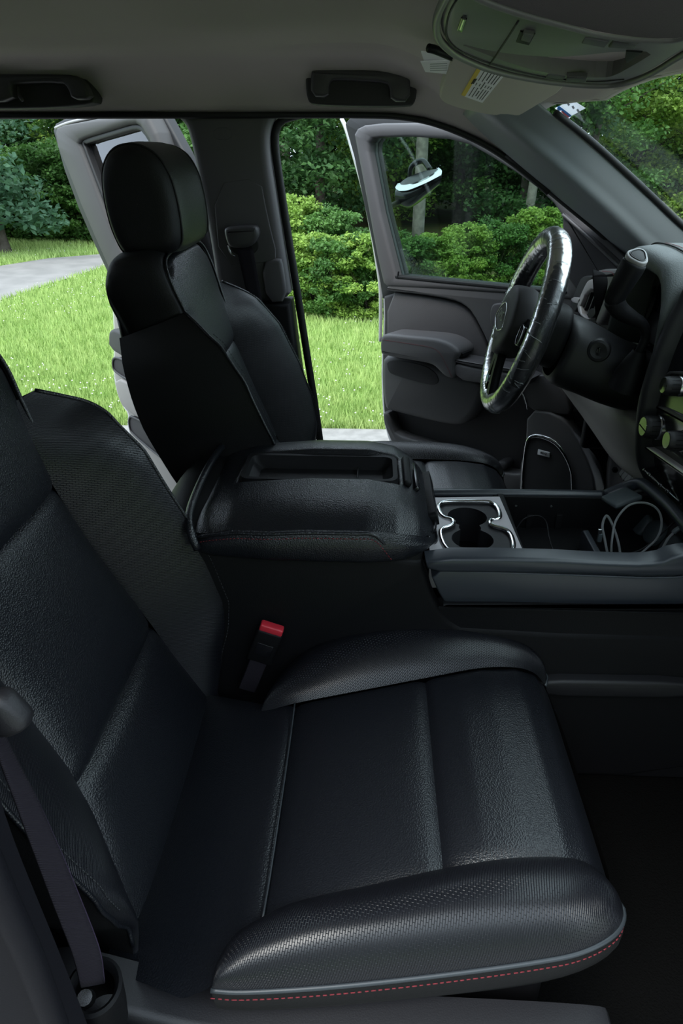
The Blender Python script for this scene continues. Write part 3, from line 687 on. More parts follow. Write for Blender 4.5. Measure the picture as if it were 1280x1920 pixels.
# bin: floor, far wall details, divider
box('bin_floor', (.46, 0, .930), (.44, .29, .012), PLBLACK, con, bev=.002)
box('bin_wall', (.46, .140, .967), (.42, .010, .078), PLBLACK, con, bev=.002)
box('bin_wall', (.265, 0, .96), (.012, .28, .10), PLBLACK, con, bev=.002)
for xp in (990, 1045): box('rib', tuple(PY(xp, 985, .133)), (.012, .006, .05), PLBLACK, con, bev=.001)
for px_, py_ in ((967, 948), (1033, 949)):
    lathe('screw', [(0, .001), (.0025, .001), (.0028, 0)], PY(px_, py_, .1345), (0, -1, 0), CHROMESOFT, con, n=10)
dvp = [PZ(1092, 996, .985), PZ(1120, 1043, .985)]
slab('divider', Plane(tuple(PY(1097, 998, .05)), (0, -1, 0), (0, 0, 1)), rr(-.01, .17, -.07, .004, .012), .005, -.005, CONS_RAIL, con, bev=.004, rnd=0)
box('chrome_strip', tuple(PZ(1010, 1041, .94)), (.09, .008, .004), CHROME, con, bev=.001)
tube('chrome_ring', [tuple(PZ(x, y, .94)) for x, y in [(1045, 1044), (1050, 1040), (1062, 1041), (1068, 1046)]], .002, CHROME, con)
# ramp towards the dashboard with the outlets
plR = Plane((.50, 0, .955), (0, -1, 0), (-.55, 0, -.83))
if plR.n[0] > 0: plR = Plane((.50, 0, .955), (0, 1, 0), (-.55, 0, -.83))
rampn = plR.n
box('front_ramp', (.585, 0, .945), (.05, .29, .17), PLBLACK, con, bev=.012, rot=Matrix.Rotation(.52, 3, 'Y'))
def onramp(x, y, off=0): return PP(x, y, A(.56, 0, .945) + off * A(-.87, 0, .5), A(-.87, 0, .5))
RN = A(-.87, 0, .5); plRR = Plane(A(.56, 0, .945), (0, -1, 0), (.5, 0, .87))
for nm, pts in (('outlet_cap', [(1172, 975), (1192, 958), (1215, 962), (1216, 975), (1200, 1000), (1186, 1003)]), ('outlet_cap', [(1198, 1005), (1214, 975), (1236, 972), (1246, 985), (1236, 1008), (1214, 1024)]), ('outlet_cap', [(1224, 1040), (1240, 1010), (1262, 998), (1275, 1010), (1272, 1046)])):
    oo = slabpx(nm, plRR, pts, .014, -.004, RUBBER, con, bev=.006, rnd=2)
    x = sum(p[0] for p in pts) / len(pts); y = sum(p[1] for p in pts) / len(pts)
    slabpx('finger_lip', plRR, [(x - 10, y + 8), (x + 2, y + 12), (x + 3, y + 15), (x - 10, y + 11)], .014, .010, PLGREY, oo, bev=.001, rnd=1)
fl = box('outlet_flap', tuple(PY(1165, 934, .085)), (.060, .050, .012), RUBBER, con, bev=.006, rot=Matrix.Rotation(-.25, 3, 'Y') @ Matrix.Rotation(.3, 3, 'Z'))
tube('front_rim', [tuple(PY(x, y, v)) for x, y, v in [(1135, 928, .14), (1170, 914, .135), (1197, 906, .12), (1215, 915, .09), (1250, 945, .02), (1285, 985, -.06), (1300, 1010, -.11), (1285, 1045, -.150), (1240, 1060, -.165)]], .011, CONS_RAIL, con, n=12, ns=50)
# cables
def cable(nm, pts, r, m, label, yv=0.0, cat='cable', group=None, ys=None):
    P = [PY(x, y, (ys[i] if ys else yv)) for i, (x, y) in enumerate(pts)]
    root = empty(nm, P[0], label, cat, group); tube('cord', P, r, m, root, n=8, ns=90); return root, P
c_, P_ = cable('charging_cable', [(1140, 1046), (1133, 1010), (1129, 985), (1137, 967), (1148, 985), (1158, 1015), (1163, 1043)], .0022, BRAID, 'grey braided cable standing up in a narrow loop beside the divider', ys=[-.09, -.07, -.06, -.05, -.055, -.07, -.085])
box('usb_plug', tuple(PY(1124, 1008, -.07)), (.007, .005, .016), RUBBER, c_, bev=.001); box('plug_shell', tuple(PY(1124, 997, -.07)), (.006, .004, .010), CHROMESOFT, c_, bev=.0005)
c_, P_ = cable('charging_cable', [(1145, 1046), (1147, 1010), (1155, 975), (1178, 948), (1208, 943), (1232, 955), (1240, 980), (1232, 1008), (1210, 1030), (1188, 1048)], .0020, BRAID, 'grey braided cable curling in a wide round loop in front of the outlets', ys=[-.09, -.08, -.05, -.04, -.035, -.035, -.04, -.06, -.08, -.095])
c_, P_ = cable('charging_cable', [(1234, 1048), (1242, 1028), (1252, 1010), (1262, 999)], .0022, BRAID, 'short end of a grey braided cable with its metal plug pointing up right', ys=[-.09, -.08, -.07, -.06])
tube('plug', [P_[-1], PY(1266, 995, -.06), PY(1273, 990, -.06)], .0045, RUBBER, c_); tube('plug_tip', [PY(1273, 990, -.06), PY(1279, 987, -.058)], .003, CHROMESOFT, c_)
cable('power_cable', [(1142, 1047), (1170, 1040), (1200, 1031), (1230, 1010), (1260, 982), (1300, 950)], .0014, PLBLACK, 'thin black cord running from the bin up to the right edge', ys=[-.09, -.085, -.08, -.06, -.03, .0])
cable('audio_cable', [(966, 994), (980, 975), (995, 968), (1012, 968), (1024, 980), (1030, 1010), (1038, 1035), (1044, 1046)], .0013, PLBLACK, 'thin black cord arching over the bin next to the cup holders', ys=[.05, .06, .07, .07, .06, 0, -.04, -.06])
# seat belt buckle between seat and console
bk = empty('belt_buckle', (-.20, -.20, .80), 'black passenger seat belt buckle with a red release button', 'belt buckle')
pb = PY(509, 1178, -.185); pe = PY(470, 1275, -.185); ax = (pb - pe) / np.linalg.norm(pb - pe)
side = A(ax[2], 0, -ax[0]); Rm = Matrix([[side[0], 0, ax[0]], [side[1], 1, ax[1]], [side[2], 0, ax[2]]]).to_3x3()
box('housing', tuple(pb - ax * .038), (.044, .020, .068), PLBLACK, bk, bev=.004, rot=Rm)
box('release_button', tuple(pb + ax * .000), (.040, .017, .014), RED, bk, bev=.003, rot=Rm, label='red release button')
box('inset_plate', tuple(pb - ax * .042 + A(0, -.0105, 0)), (.028, .001, .026), PLGLOSS, bk, bev=.0004, rot=Rm)
box('stalk', tuple(pb - ax * .105), (.030, .010, .080), BELT, bk, bev=.002, rot=Rm)

# ================================================================== STEERING WHEEL AND COLUMN
WC = A(.322, .40, 1.290); tilt = math.radians(15.5)
wy_ = math.radians(2.5); wn = A(-math.cos(tilt) * math.cos(wy_), math.cos(tilt) * math.sin(wy_), math.sin(tilt)); wr = A(math.sin(wy_), math.cos(wy_), 0); wup = np.cross(wr, wn)
whl = empty('steering_wheel', WC, 'black steering wheel in shiny clear protective wrap in front of the driver seat', 'steering wheel')
R0, r0 = .176, .0222
def wpt(a, r, h=0): return WC + wr * math.sin(a) * r + wup * math.cos(a) * r + wn * h
def torus(R, r, n1=128, n2=24, wr_=0.0):
    V = []; F = []
    for i in range(n1):
        a = 2 * math.pi * i / n1
        for j in range(n2):
            b = 2 * math.pi * j / n2; q = r + (wr_ * (rng.random() - .3) if wr_ else 0); rr_ = R + q * math.cos(b) * .95; V.append(wpt(a, rr_, q * math.sin(b)))
    for i in range(n1):
        for j in range(n2): F.append((i * n2 + j, i * n2 + (j + 1) % n2, ((i + 1) % n1) * n2 + (j + 1) % n2, ((i + 1) % n1) * n2 + j))
    return V, F
V, F = torus(R0, r0); mesh('rim', V, F, WRAP, whl)
V, F = torus(R0, r0 + .0008, 360, 30, .0011); mesh('plastic_wrap', V, F, FILM, whl, label='crinkled clear plastic wrap on the rim')
pw_ = bpy.data.objects['plastic_wrap']; cre = []
for i in range(90):
    a = rng.uniform(0, 2 * math.pi); b0 = rng.uniform(-.6, 1.6); L_ = rng.uniform(.5, 1.6); sl = rng.uniform(-.05, .05); q = r0 + .0021
    cre.append(tubemesh([wpt(a + sl * t + rng.uniform(-.004, .004), R0 + q * math.cos(b0 + L_ * t) * .95, q * math.sin(b0 + L_ * t)) for t in np.linspace(0, 1, 5)], rng.uniform(.00025, .0006), 4, ns=10))
multi('wrap_crease', cre, ICON, pw_)
# hub
hub = []
shape = [(0, .070), (25, .074), (55, .082), (80, .088), (100, .086), (125, .076), (150, .070), (180, .078), (210, .070), (235, .076), (260, .086), (280, .088), (305, .082), (335, .074)]
for k_, h in ((.6, .045), (.92, .040), (1.0, .028), (1.02, .0), (.9, -.02)):
    hub.append([wpt(math.radians(a), r * k_, h) for a, r in shape])
loft('airbag_cover', hub, DOORDARK, whl, nu=64, cu=True, nv=24)
mesh('airbag_face', cat_rs(hub[0], 64, True), [tuple(range(64))[::-1]], DOORDARK, whl, sm=True)
tube('chrome_frame', [wpt(math.radians(a), r, .0475) for a, r in [(250, .050), (262, .058), (300, .040), (0, .030), (60, .040), (98, .058), (110, .050), (150, .030), (180, .026), (210, .030)]], .0012, CHROMESOFT, whl, closed=True, n=6, ns=80)
text('emblem', 'GMC', .028, wpt(0, 0.004, .0490), -wr, wup, CHROMESOFT, whl); text('airbag_lettering', 'AIRBAG', .009, wpt(math.pi, .045, .0480), -wr, wup, CHROMESOFT, whl)
for a, wd in ((92, .03), (268, .03)):
    a = math.radians(a); sp = [[wpt(a, .075, 0) + wup * s * .030 + wn * .012 for s in (-1, 0, 1)], [wpt(a, .12, 0) + wup * s * .024 + wn * .008 for s in (-1, 0, 1)], [wpt(a, .170, 0) + wup * s * .030 + wn * .0 for s in (-1, 0, 1)]]
    loft('spoke', sp, PLGREY, whl, nu=12, nv=12, solid=.022)
    box('control_pad', tuple(wpt(a, .115, .017)), (.006, .036, .040), PLGLOSS, whl, bev=.003, rot=Matrix([[wn[0], wr[0], wup[0]], [wn[1], wr[1], wup[1]], [wn[2], wr[2], wup[2]]]).to_3x3())
    tube('pad_outline', [wpt(a, .115, .021) + wr * dx_ + wup * dz_ for dx_, dz_ in ((-.014, -.016), (.014, -.016), (.014, .016), (-.014, .016))], .0009, CHROMESOFT, whl, closed=True, n=6, ns=40)
for sg in (-1, 1):
    sp = [[wpt(math.radians(180 - sg * 8), .07, .01) + wr * s * .014 for s in (-1, 0, 1)], [wpt(math.radians(180 - sg * 10), .12, .006) + wr * s * .012 for s in (-1, 0, 1)], [wpt(math.radians(180 - sg * 10), .170, 0) + wr * s * .018 for s in (-1, 0, 1)]]
    loft('spoke', sp, PLBLACK, whl, nu=10, nv=10, solid=.018)
lathe('blue_badge', [(0, .004), (.013, .0035), (.016, .002), (.016, -.004)], wpt(math.pi * .94, .137, .019), wn, BLUE, whl, n=28, label='blue oval badge at the bottom of the wheel')
lathe('badge_ring', [(.0165, .003), (.018, .002), (.018, -.004)], wpt(math.pi * .94, .137, .019), wn, CHROMESOFT, whl, n=28)
# column
colm = empty('steering_column', (.45, .40, 1.24), 'black steering column shroud with ignition lock and curved gear lever', 'steering column')
fw = -wn
def cring(d, rx, ru, rd, k=16, dz_=0):
    P = []
    for j in range(k):
        b = 2 * math.pi * j / k; c, s = math.cos(b), math.sin(b); rz = ru if s > 0 else rd
        P.append(WC + fw * d + wr * rx * math.copysign(abs(c) ** .75, c) + wup * (rz * math.copysign(abs(s) ** .75, s) + dz_))
    return P
loft('wheel_boss', [cring(.0, .04, .04, .04), cring(.02, .062, .055, .06), cring(.075, .074, .062, .072), cring(.085, .07, .058, .068)], PLBLACK, colm, nu=64, cu=True)
loft('shroud', [cring(.088, .070, .055, .075, dz_=-.012), cring(.10, .085, .062, .085, dz_=-.015), cring(.16, .095, .060, .085, dz_=-.02), cring(.24, .10, .055, .080, dz_=-.03), cring(.34, .10, .05, .07, dz_=-.03)], PLGREY, colm, nu=64, cu=True, nv=30)
igo = PY(1122, 657, .302); igd = A(-.35, -1, .15)
lathe('ignition_lock', [(.0, .012), (.004, .012), (.0045, .006), (.016, .009), (.021, .007), (.0235, .0), (.024, -.03)], igo, igd, PLGREY, colm)
box('key_slot', tuple(igo + igd / np.linalg.norm(igd) * .009), (.003, .012, .013), PLGLOSS, colm, bev=.001)
lv = [PY(1190, 672, .235), PY(1203, 650, .228), PY(1210, 628, .224), PY(1203, 608, .22), PY(1180, 594, .218), PY(1160, 580, .216), PY(1150, 562, .214)]
lev = tube('gear_lever', lv, lambda t: .0085 + .0095 * smooth((t - .25) / .75), PLBLACK, colm, n=16, ns=50)
h0 = PY(1150, 562, .214); h1 = PY(1188, 494, .20)
d_ = (h1 - h0)
lofts = []
for t, r in ((-.12, .014), (0, .0185), (.3, .0205), (.8, .0235), (1.0, .0235), (1.04, .021)):
    c = h0 + d_ * t; ax_ = d_ / np.linalg.norm(d_); e1 = np.cross(ax_, A(0, 1, 0)); e1 /= np.linalg.norm(e1); e2 = np.cross(ax_, e1)
    lofts.append([c + e1 * r * .85 * math.cos(q) * (1 + .12 * math.cos(2 * q)) + e2 * r * math.sin(q) for q in np.linspace(0, 2 * math.pi, 17)[:-1]])
kn = loft('lever_grip', lofts, PLBLACK, lev, nu=40, cu=True, nv=30)
axn = d_ / np.linalg.norm(d_); capc = h1 + axn * .012
axn = axn + .45 * (CAM - h1) / np.linalg.norm(CAM - h1); axn /= np.linalg.norm(axn); e1 = np.cross(axn, A(0, 1, 0)); e1 /= np.linalg.norm(e1); e2 = np.cross(axn, e1)
plk = Plane(capc, e1, e2)
if plk.n @ axn < 0: plk = Plane(capc, e1, -e2)
tri = [(.019 * math.cos(a) * (1 + .12 * math.cos(3 * a)), .020 * math.sin(a) * (1 + .1 * math.cos(3 * a))) for a in np.linspace(0, 2 * math.pi, 25)[:-1]]
slab('grip_cap', plk, [A(*p) for p in tri], .004, -.004, SATIN, lev, bev=.002, rnd=0)
slab('cap_button', plk, [A(*p) * .68 for p in tri], .005, .0, PLGREY, lev, bev=.002, rnd=0); 
tube('cap_ring', [plk.to(A(*p) * .72, .0045) for p in tri], .0012, PLGLOSS, lev, closed=True, n=6, ns=40)
# boot under the lever
lathe('lever_boot', [(.012, .02), (.020, .0), (.030, -.03), (.034, -.06)], PY(1192, 675, .235), (.1, -.2, 1), PLBLACK, colm)
# ================================================================== DASHBOARD
def ringslab(name, pl, outer, inner, top, bot, m, parent=None, bev=.006, n=160, label=None, cuts=None):
    """flat frame with an opening: outer and inner closed 2-D outlines, matched by direction from the opening's middle"""
    c = sum(A(*q) for q in inner) / len(inner)
    def hit(poly, d):
        best = 0
        for i in range(len(poly)):
            a, b = A(*poly[i]), A(*poly[(i + 1) % len(poly)]); M = np.array([[d[0], a[0] - b[0]], [d[1], a[1] - b[1]]])
            if abs(np.linalg.det(M)) < 1e-14: continue
            s, t = np.linalg.solve(M, a - c)
            if s > 0 and -1e-6 <= t <= 1 + 1e-6: best = max(best, s)
        return c + d * best
    angs = list(np.linspace(0, 2 * math.pi, n, endpoint=False)) + [math.atan2(*(A(*q) - c)[::-1]) % (2 * math.pi) for q in list(outer) + list(inner)]
    angs = sorted(angs); G = []
    for a in angs:
        d = A(math.cos(a), math.sin(a)); o_, i_ = hit(outer, d), hit(inner, d); w_ = np.linalg.norm(o_ - i_) + 1e-9; e = min(bev, w_ * .4); u = (i_ - o_) / w_
        G.append([pl.to(o_, bot), pl.to(o_, top - e), pl.to(o_ + u * e * .3, top - e * .3), pl.to(o_ + u * e, top), pl.to(i_ - u * e, top), pl.to(i_ - u * e * .3, top - e * .3), pl.to(i_, top - e), pl.to(i_, bot)])
    o = grid(name, G, m, parent, cu=True, cv=True, label=label); return flatshade(o, 50)
def pxs(pl, pts, off=0.0): return [pl.px(x, y, off) for x, y in pts]
dash = empty('dashboard', (.70, 0, 1.0), 'black dashboard with vent, instrument hood and centre stack of round knobs', 'dashboard')
prof = [(.60, 1.20), (.60, 1.31), (.66, 1.345), (.78, 1.345), (.97, 1.30), (.97, .80), (.74, .80), (.66, .93), (.62, 1.05)]
pr = [A(x, 0, z) for x, z in chaikin([A(*p) for p in prof], 2)] if False else [A(p[0], p[1]) for p in chaikin([A(*q) for q in prof], 2)]
rows = [[A(p[0] + (.02 if abs(y) > .77 else 0), y, p[1]) for p in pr] for y in np.linspace(-.80, .80, 33)]
grid('dash_body', rows, PLBLACK, dash, cv=True)
box('dash_end', (.79, .80, 1.07), (.34, .03, .46), PLBLACK, dash, bev=.015); box('dash_end', (.79, -.80, 1.07), (.34, .03, .46), PLBLACK, dash, bev=.015)
# instrument hood
hy = [.470, .466, .455, .43, .38, .30, .235, .200, .190, .188]; hz = [1.27, 1.35, 1.405, 1.428, 1.436, 1.436, 1.425, 1.385, 1.32, 1.24]
def hood(x, e=0, dz_=0, s=1): c_y = .40; return [A(x + (.02 if False else 0) + .035 * (1 - min(1, abs(y - .36) / .2)) * -1 * 0, c_y + (y - c_y) * s, z * 1.0 + dz_) for y, z in zip(hy, hz)]
loft('instrument_hood', [hood(.60, dz_=-.035, s=.86), hood(.545, dz_=-.028, s=.90), hood(.528, dz_=-.012, s=.96), hood(.532, dz_=.004, s=1.0), hood(.56, dz_=.014, s=1.02), hood(.66, dz_=.012, s=1.04), hood(.82, dz_=-.06, s=1.08)], HOOD, dash, nu=60, nv=36)
tube('hood_seam', [p + A(0, 0, .003) for p in hood(.575, dz_=.015, s=1.024)], .0018, PLBLACK, dash, n=6)
stitches('stitching', [p + A(.008, 0, .004) for p in hood(.578, dz_=.014, s=1.025)], STITCH_R, dash, r=.0006)
box('instrument_cluster', (.625, .40, 1.30), (.03, .40, .24), SCREEN, dash, bev=.01, rot=Matrix.Rotation(.2, 3, 'Y'))
for yy in (.30, .50): lathe('gauge_ring', [(.052, 0), (.055, .006), (.058, .0)], (.606, yy, 1.31), (-1, 0, .2), PLGREY, dash)
# side vent
plv = Plane((.560, .72, 1.28), (0, -1, 0), (0, 0, 1))
vent = ringslab('side_vent', plv, chaikin(pxs(plv, [(1101, 530), (1111, 522), (1136, 526), (1138, 545), (1112, 608), (1080, 582)]), 2), chaikin(pxs(plv, [(1104, 542), (1131, 544), (1114, 602), (1087, 584)]), 1), .006, -.05, SATIN, dash, bev=.004)
for k in range(3): x = 1108 + k * 9; slabpx('vane', plv, [(x, 543), (x + 1.6, 543), (x - 18.4, 596), (x - 20, 596)], -.004, -.03, PLGREY, vent, bev=0, rnd=0)
slabpx('vent_back', plv, [(1100, 538), (1140, 540), (1116, 608), (1084, 590)], -.032, -.05, PLGLOSS, vent, bev=0, rnd=0)
slabpx('vent_tab', plv, [(1104, 578), (1118, 579), (1112, 596), (1099, 596)], .008, -.01, PLBLACK, vent, bev=.002, rnd=1)
slabpx('outer_bezel', plv, [(1070, 566), (1086, 524), (1094, 517), (1112, 516), (1104, 528), (1078, 588), (1070, 575)], .0, -.06, PLGREY, dash, bev=.004, rnd=1)
slabpx('light_dial', plv, [(1071, 557), (1088, 558), (1085, 570), (1070, 566)], .006, -.02, SATIN, dash, bev=.002, rnd=1)
slabpx('vent_brow', plv, [(1108, 512), (1120, 504), (1163, 504), (1160, 520), (1147, 560), (1120, 612), (1111, 606), (1128, 563), (1137, 535), (1133, 522), (1112, 516)], .022, -.08, DOORMAT, dash, bev=.012, rnd=2)
stitches('stitching', [plv.to(plv.px(x, y, .023), .023) for x, y in [(1128, 508), (1148, 512), (1148, 530), (1140, 560)]], STITCH_R, dash, r=.0006)
# knee panels
kn1 = [PY(x, y, v) for x, y, v in [(1028, 700, .70), (1085, 722, .60), (1140, 765, .42), (1200, 800, .19)]]
kn2 = [PY(x, y, v) for x, y, v in [(1045, 712, .72), (1098, 765, .60), (1150, 832, .42), (1212, 880, .19)]]
kn3 = [PY(x, y, v) for x, y, v in [(1058, 722, .74), (1108, 795, .62), (1160, 868, .44), (1222, 915, .19)]]
loft('knee_panel', [[p + A(.05, 0, .02) for p in kn1], kn1, kn2, kn3, [p + A(.10, 0, .0) for p in kn3]], KNEE, dash, nu=36, nv=28, solid=.008, off=0)
box('lower_fascia', (.68, .42, 1.06), (.10, .52, .22), PLBLACK, dash, bev=.03)
# centre stack
pls = Plane((.545, .10, 1.15), (0, -1, 0), (0, 0, 1))
bx = [PY(x, y, v) for x, y, v in [(1300, 520, .165), (1280, 560, .17), (1250, 615, .17), (1225, 680, .17), (1205, 750, .17), (1198, 810, .17), (1200, 865, .17), (1218, 905, .165), (1245, 942, .15), (1285, 975, .12)]]
loft('stack_bezel', [[p + A(.06, .02, 0) for p in bx], [p + A(.0, .008, 0) for p in bx], [p + A(-.006, -.004, 0) for p in bx], [p + A(.004, -.014, 0) for p in bx], [p + A(.035, -.022, 0) for p in bx]], PLGREY, dash, nu=60, nv=26)
bxr = [A(p[0], -p[1], p[2]) for p in bx]
loft('stack_face', [[p + A(.022, -.012, 0) for p in bx], [p + A(.022, .012, 0) for p in bxr]], PLGLOSS, dash, nu=60, nv=8)
loft('stack_bezel', [[p + A(.0, -.01, 0) for p in bxr], [p + A(.004, .014, 0) for p in bxr]], PLGREY, dash, nu=50, nv=6)
def stackslab(nm, pts, top, bot, m, bev=.003, rnd=1, par=dash): return slabpx(nm, pls, pts, top, bot, m, par, bev=bev, rnd=rnd)
stackslab('radio_panel', [(1246, 700), (1255, 694), (1400, 705), (1400, 830), (1290, 790), (1240, 752)], .0, -.03, LCD)
stackslab('radio_trim', [(1246, 702), (1256, 694), (1400, 705), (1400, 712), (1258, 700), (1250, 706)], .004, -.01, PLTRIM, bev=.002)
stackslab('climate_panel', [(1224, 766), (1240, 762), (1280, 785), (1400, 850), (1400, 990), (1300, 900), (1212, 838)], .0, -.03, LCD)
stackslab('climate_trim', [(1226, 763), (1240, 760), (1280, 778), (1400, 850), (1400, 860), (1280, 792), (1240, 770)], .008, -.01, PLTRIM, bev=.003)
stackslab('silver_strip', [(1206, 838), (1214, 846), (1250, 873), (1300, 908), (1300, 898), (1250, 862), (1216, 838)], .012, -.02, STRIP, bev=.003)
for nm, cx, cy, r in (('temperature_knob', 1217, 801, .0215), ('fan_knob', 1262, 827, .0175), ('radio_knob', 1256, 724, .0165)):
    c = pls.to(pls.px(cx, cy, .02), .004); ax_ = (-1, -.0, .05)
    kb = lathe(nm, [(0, .028), (r * .86, .028), (r * .93, .026), (r, .020), (r, .001), (r * .98, -.01)], c, ax_, PLGREY, dash)
    lathe('knob_ring', [(r * 1.02, .004), (r * 1.10, .002), (r * 1.10, -.004)], c, ax_, CHROMESOFT, kb)
    lathe('knob_face', [(0, .0292), (r * .80, .0290), (r * .86, .0278)], c, ax_, LCD, kb)
    parts = []
    for k in range(14):
        a = 2 * math.pi * k / 14; q = c + A(-.011, math.cos(a) * r, math.sin(a) * r); parts.append(box_geo(tuple(q), (.016, .0012, .0012)))
    multi('grip_ribs', parts, PLBLACK, kb, sm=False)
    if nm == 'temperature_knob': tube('face_line', [c + A(-.0300, .017, .0), c + A(-.0300, 0, -.001), c + A(-.0300, -.017, -.002)], .0007, PLGLOSS, kb, n=5)
for a_, b_ in (((1240, 812), (1252, 792)), ((1278, 850), (1300, 870))): tube('panel_line', [pls.to(pls.px(*a_), .001), pls.to(pls.px((a_[0] + b_[0]) / 2, (a_[1] + b_[1]) / 2), .001), pls.to(pls.px(*b_), .001)], .0006, PLTRIM, dash, n=5)
# switch row
keyp = [PY(1211, 880, .150), PY(1222, 890, .137), PY(1244, 911, .105), PY(1256, 921, .088), PY(1281, 943, .05), PY(1310, 968, .01)]
for i in range(5):
    a, b = keyp[i], keyp[i + 1]; dv = (b - a)
    V = []; 
    for p in (a + dv * .10, b - dv * .10):
        V += [p + A(-.004, 0, -.002), p + A(-.004, 0, .003), p + A(.045, 0, .016), p + A(.045, 0, -.010)]
    k_ = mesh('toggle_switch', V, [(0, 1, 5, 4), (1, 2, 6, 5), (2, 3, 7, 6), (3, 0, 4, 7), (0, 3, 2, 1), (4, 5, 6, 7)], PLBLACK, dash, sm=False)
    tube('chrome_tip', [V[0] + A(-.001, 0, .002), (V[0] + V[4]) / 2 + A(-.001, 0, .002), V[4] + A(-.001, 0, .002)], .0022, CHROME if i % 2 else CHROMESOFT, k_, n=8)
    for q in (V[0], V[4]): lathe('tip_end', [(0, .003), (.0028, .002), (.0032, 0), (.0028, -.002), (0, -.003)], q + A(-.001, 0, .003), (-1, 0, .5), CHROME, k_, n=10)
    mid_k = (V[1] + V[6]) / 2 + A(0, 0, .0012); tube('switch_icon', [mid_k + A(0, .006, 0), mid_k + A(.004, 0, .0015), mid_k + A(0, -.006, 0)], .0006, ICON, k_, n=5)
# pedals seen under the dash
pe_ = empty('brake_pedal', PY(1190, 893, .42), 'black ribbed brake pedal under the dashboard', 'pedal')
Rp = Matrix.Rotation(.5, 3, 'Y'); box('pad', tuple(PY(1186, 893, .42)), (.016, .10, .045), PLGREY, pe_, bev=.005, rot=Rp)
for k in range(4): box('rubber_rib', tuple(PY(1186, 893, .42) + A(-.010, -.035 + k * .022, -.004)), (.003, .004, .030), PLBLACK, pe_, bev=.001, rot=Rp)
tube('arm', [PY(1190, 890, .42), PY(1225, 880, .42) + A(.05, 0, 0), PY(1225, 850, .42) + A(.15, 0, .1)], .008, PLBLACK, pe_)
# body hinge pillar behind the door gap
hp = slab('wall_front_left', Plane((0, .87, 0), (1, 0, 0), (0, 0, 1)), [A(.66, .56), A(.66, .95), A(.72, 1.24), A(.98, 1.20), A(.98, .56)], 0, -.04, PLBLACK, bev=.008, rnd=1); tag(hp, kind='structure', label='front hinge pillar of the driver door opening')
hs = slabpx('trim_10', Plane((0, .90, 0), (1, 0, 0), (0, 0, 1)), [(1143, 845), (1160, 835), (1180, 850), (1172, 905), (1160, 935), (1135, 960)], .05, .0, SATIN, None, bev=.008, rnd=1); tag(hs, kind='structure', label='grey painted metal strip of the hinge pillar')
dc = empty('door_check_arm', PY(1150, 866, .86), 'short dark metal door check arm beside the hinge pillar', 'door hardware')
tube('arm', [PY(1140, 860, .88), PY(1165, 868, .87), PY(1190, 876, .86)], .006, SATIN, dc); 
for x, y in ((1158, 852), (1152, 880)): lathe('bolt', [(0, .01), (.008, .01), (.009, 0)], PY(x, y, .845), (0, -1, 0), PLBLACK, dc, n=6)

# ================================================================== DRIVER DOOR (open)
L0, H0 = A(.03, 1.35), A(.64, .88); da = (H0 - L0) / np.linalg.norm(H0 - L0)
pd = Plane((L0[0], L0[1], 1.2), (da[0], da[1], 0), (0, 0, 1))
dd = empty('car_door', (H0[0], H0[1], .55), 'open driver door with large tinted window, padded armrest and speaker, seen behind the steering wheel', 'car door')
fo = [(662, 252), (668, 241), (680, 235), (715, 231), (790, 230), (850, 237), (900, 257), (945, 285), (990, 320), (1040, 360), (1090, 405), (1140, 450), (1190, 500), (1182, 575), (960, 552), (724, 538), (717, 532), (705, 480), (690, 400), (673, 310)]
wi = [(690, 285), (691, 268), (698, 259), (712, 257), (765, 256), (840, 261), (880, 272), (920, 295), (960, 320), (1005, 352), (1035, 380), (1051, 403), (1056, 440), (1060, 549), (960, 540), (742, 518), (712, 400)]
wi_p = pxs(pd, wi)
ringslab('window_frame', pd, pxs(pd, fo), wi_p, 0, -.05, DOORMAT, dd, bev=.012)
fo2 = [(646, 232), (654, 222), (672, 217), (720, 215), (790, 219), (860, 229), (910, 247), (960, 280), (1005, 317), (1055, 357), (1105, 402), (1155, 447), (1200, 492), (1195, 575), (960, 560), (716, 560), (712, 532), (698, 460), (682, 385), (662, 290)]
ringslab('weather_seal', pd, pxs(pd, fo2, -.05), [(q[0], q[1]) for q in wi_p], -.05, -.075, SEAL, dd, bev=.006)
edge_px = [(640, 222), (648, 240), (660, 280), (680, 352), (696, 430), (706, 490), (713, 545), (713, 640)]
tube('painted_edge', [pd.to(pd.px(x, y, -.07), -.07) for x, y in edge_px], .007, BODY, dd, n=8, ns=50)
outp = [(716, 530), (960, 548), (1180, 570), (1150, 700), (1130, 800), (1118, 900), (1100, 1010), (900, 1010), (760, 970), (735, 845), (722, 812), (715, 770), (712, 680), (717, 620)]
slabpx('outer_skin', pd, outp, -.07, -.13, BODY, dd, bev=.01, rnd=1)
slabpx('inner_panel', pd, [(718, 534), (960, 552), (1180, 574), (1150, 700), (1130, 800), (1118, 900), (1100, 1005), (900, 1000), (765, 960), (738, 842), (724, 810), (717, 770), (714, 680), (719, 620)], -.03, -.08, DOORDARK, dd, bev=.012, rnd=1)
glp = [wi_p[i] for i in range(len(wi_p))]
gl = slab('window_pane', pd, [A(*q) for q in inset2(glp, -.008)], -.034, -.038, WINGLASS, dd, bev=0, rnd=0)
slabpx('glass_sweep', pd, [(740, 517), (960, 538), (1060, 547), (1060, 551), (960, 543), (740, 521)], .002, -.03, SEAL, dd, bev=.001, rnd=0)
slabpx('mirror_sail', pd, [(1052, 400), (1060, 398), (1160, 485), (1180, 510), (1178, 560), (1060, 550)], .004, -.04, DOORDARK, dd, bev=.006, rnd=1)
tube('sail_ridge', [pd.to(pd.px(x, y, .006), .006) for x, y in [(1054, 402), (1080, 425), (1120, 462), (1160, 500)]], .004, DOORMAT, dd)
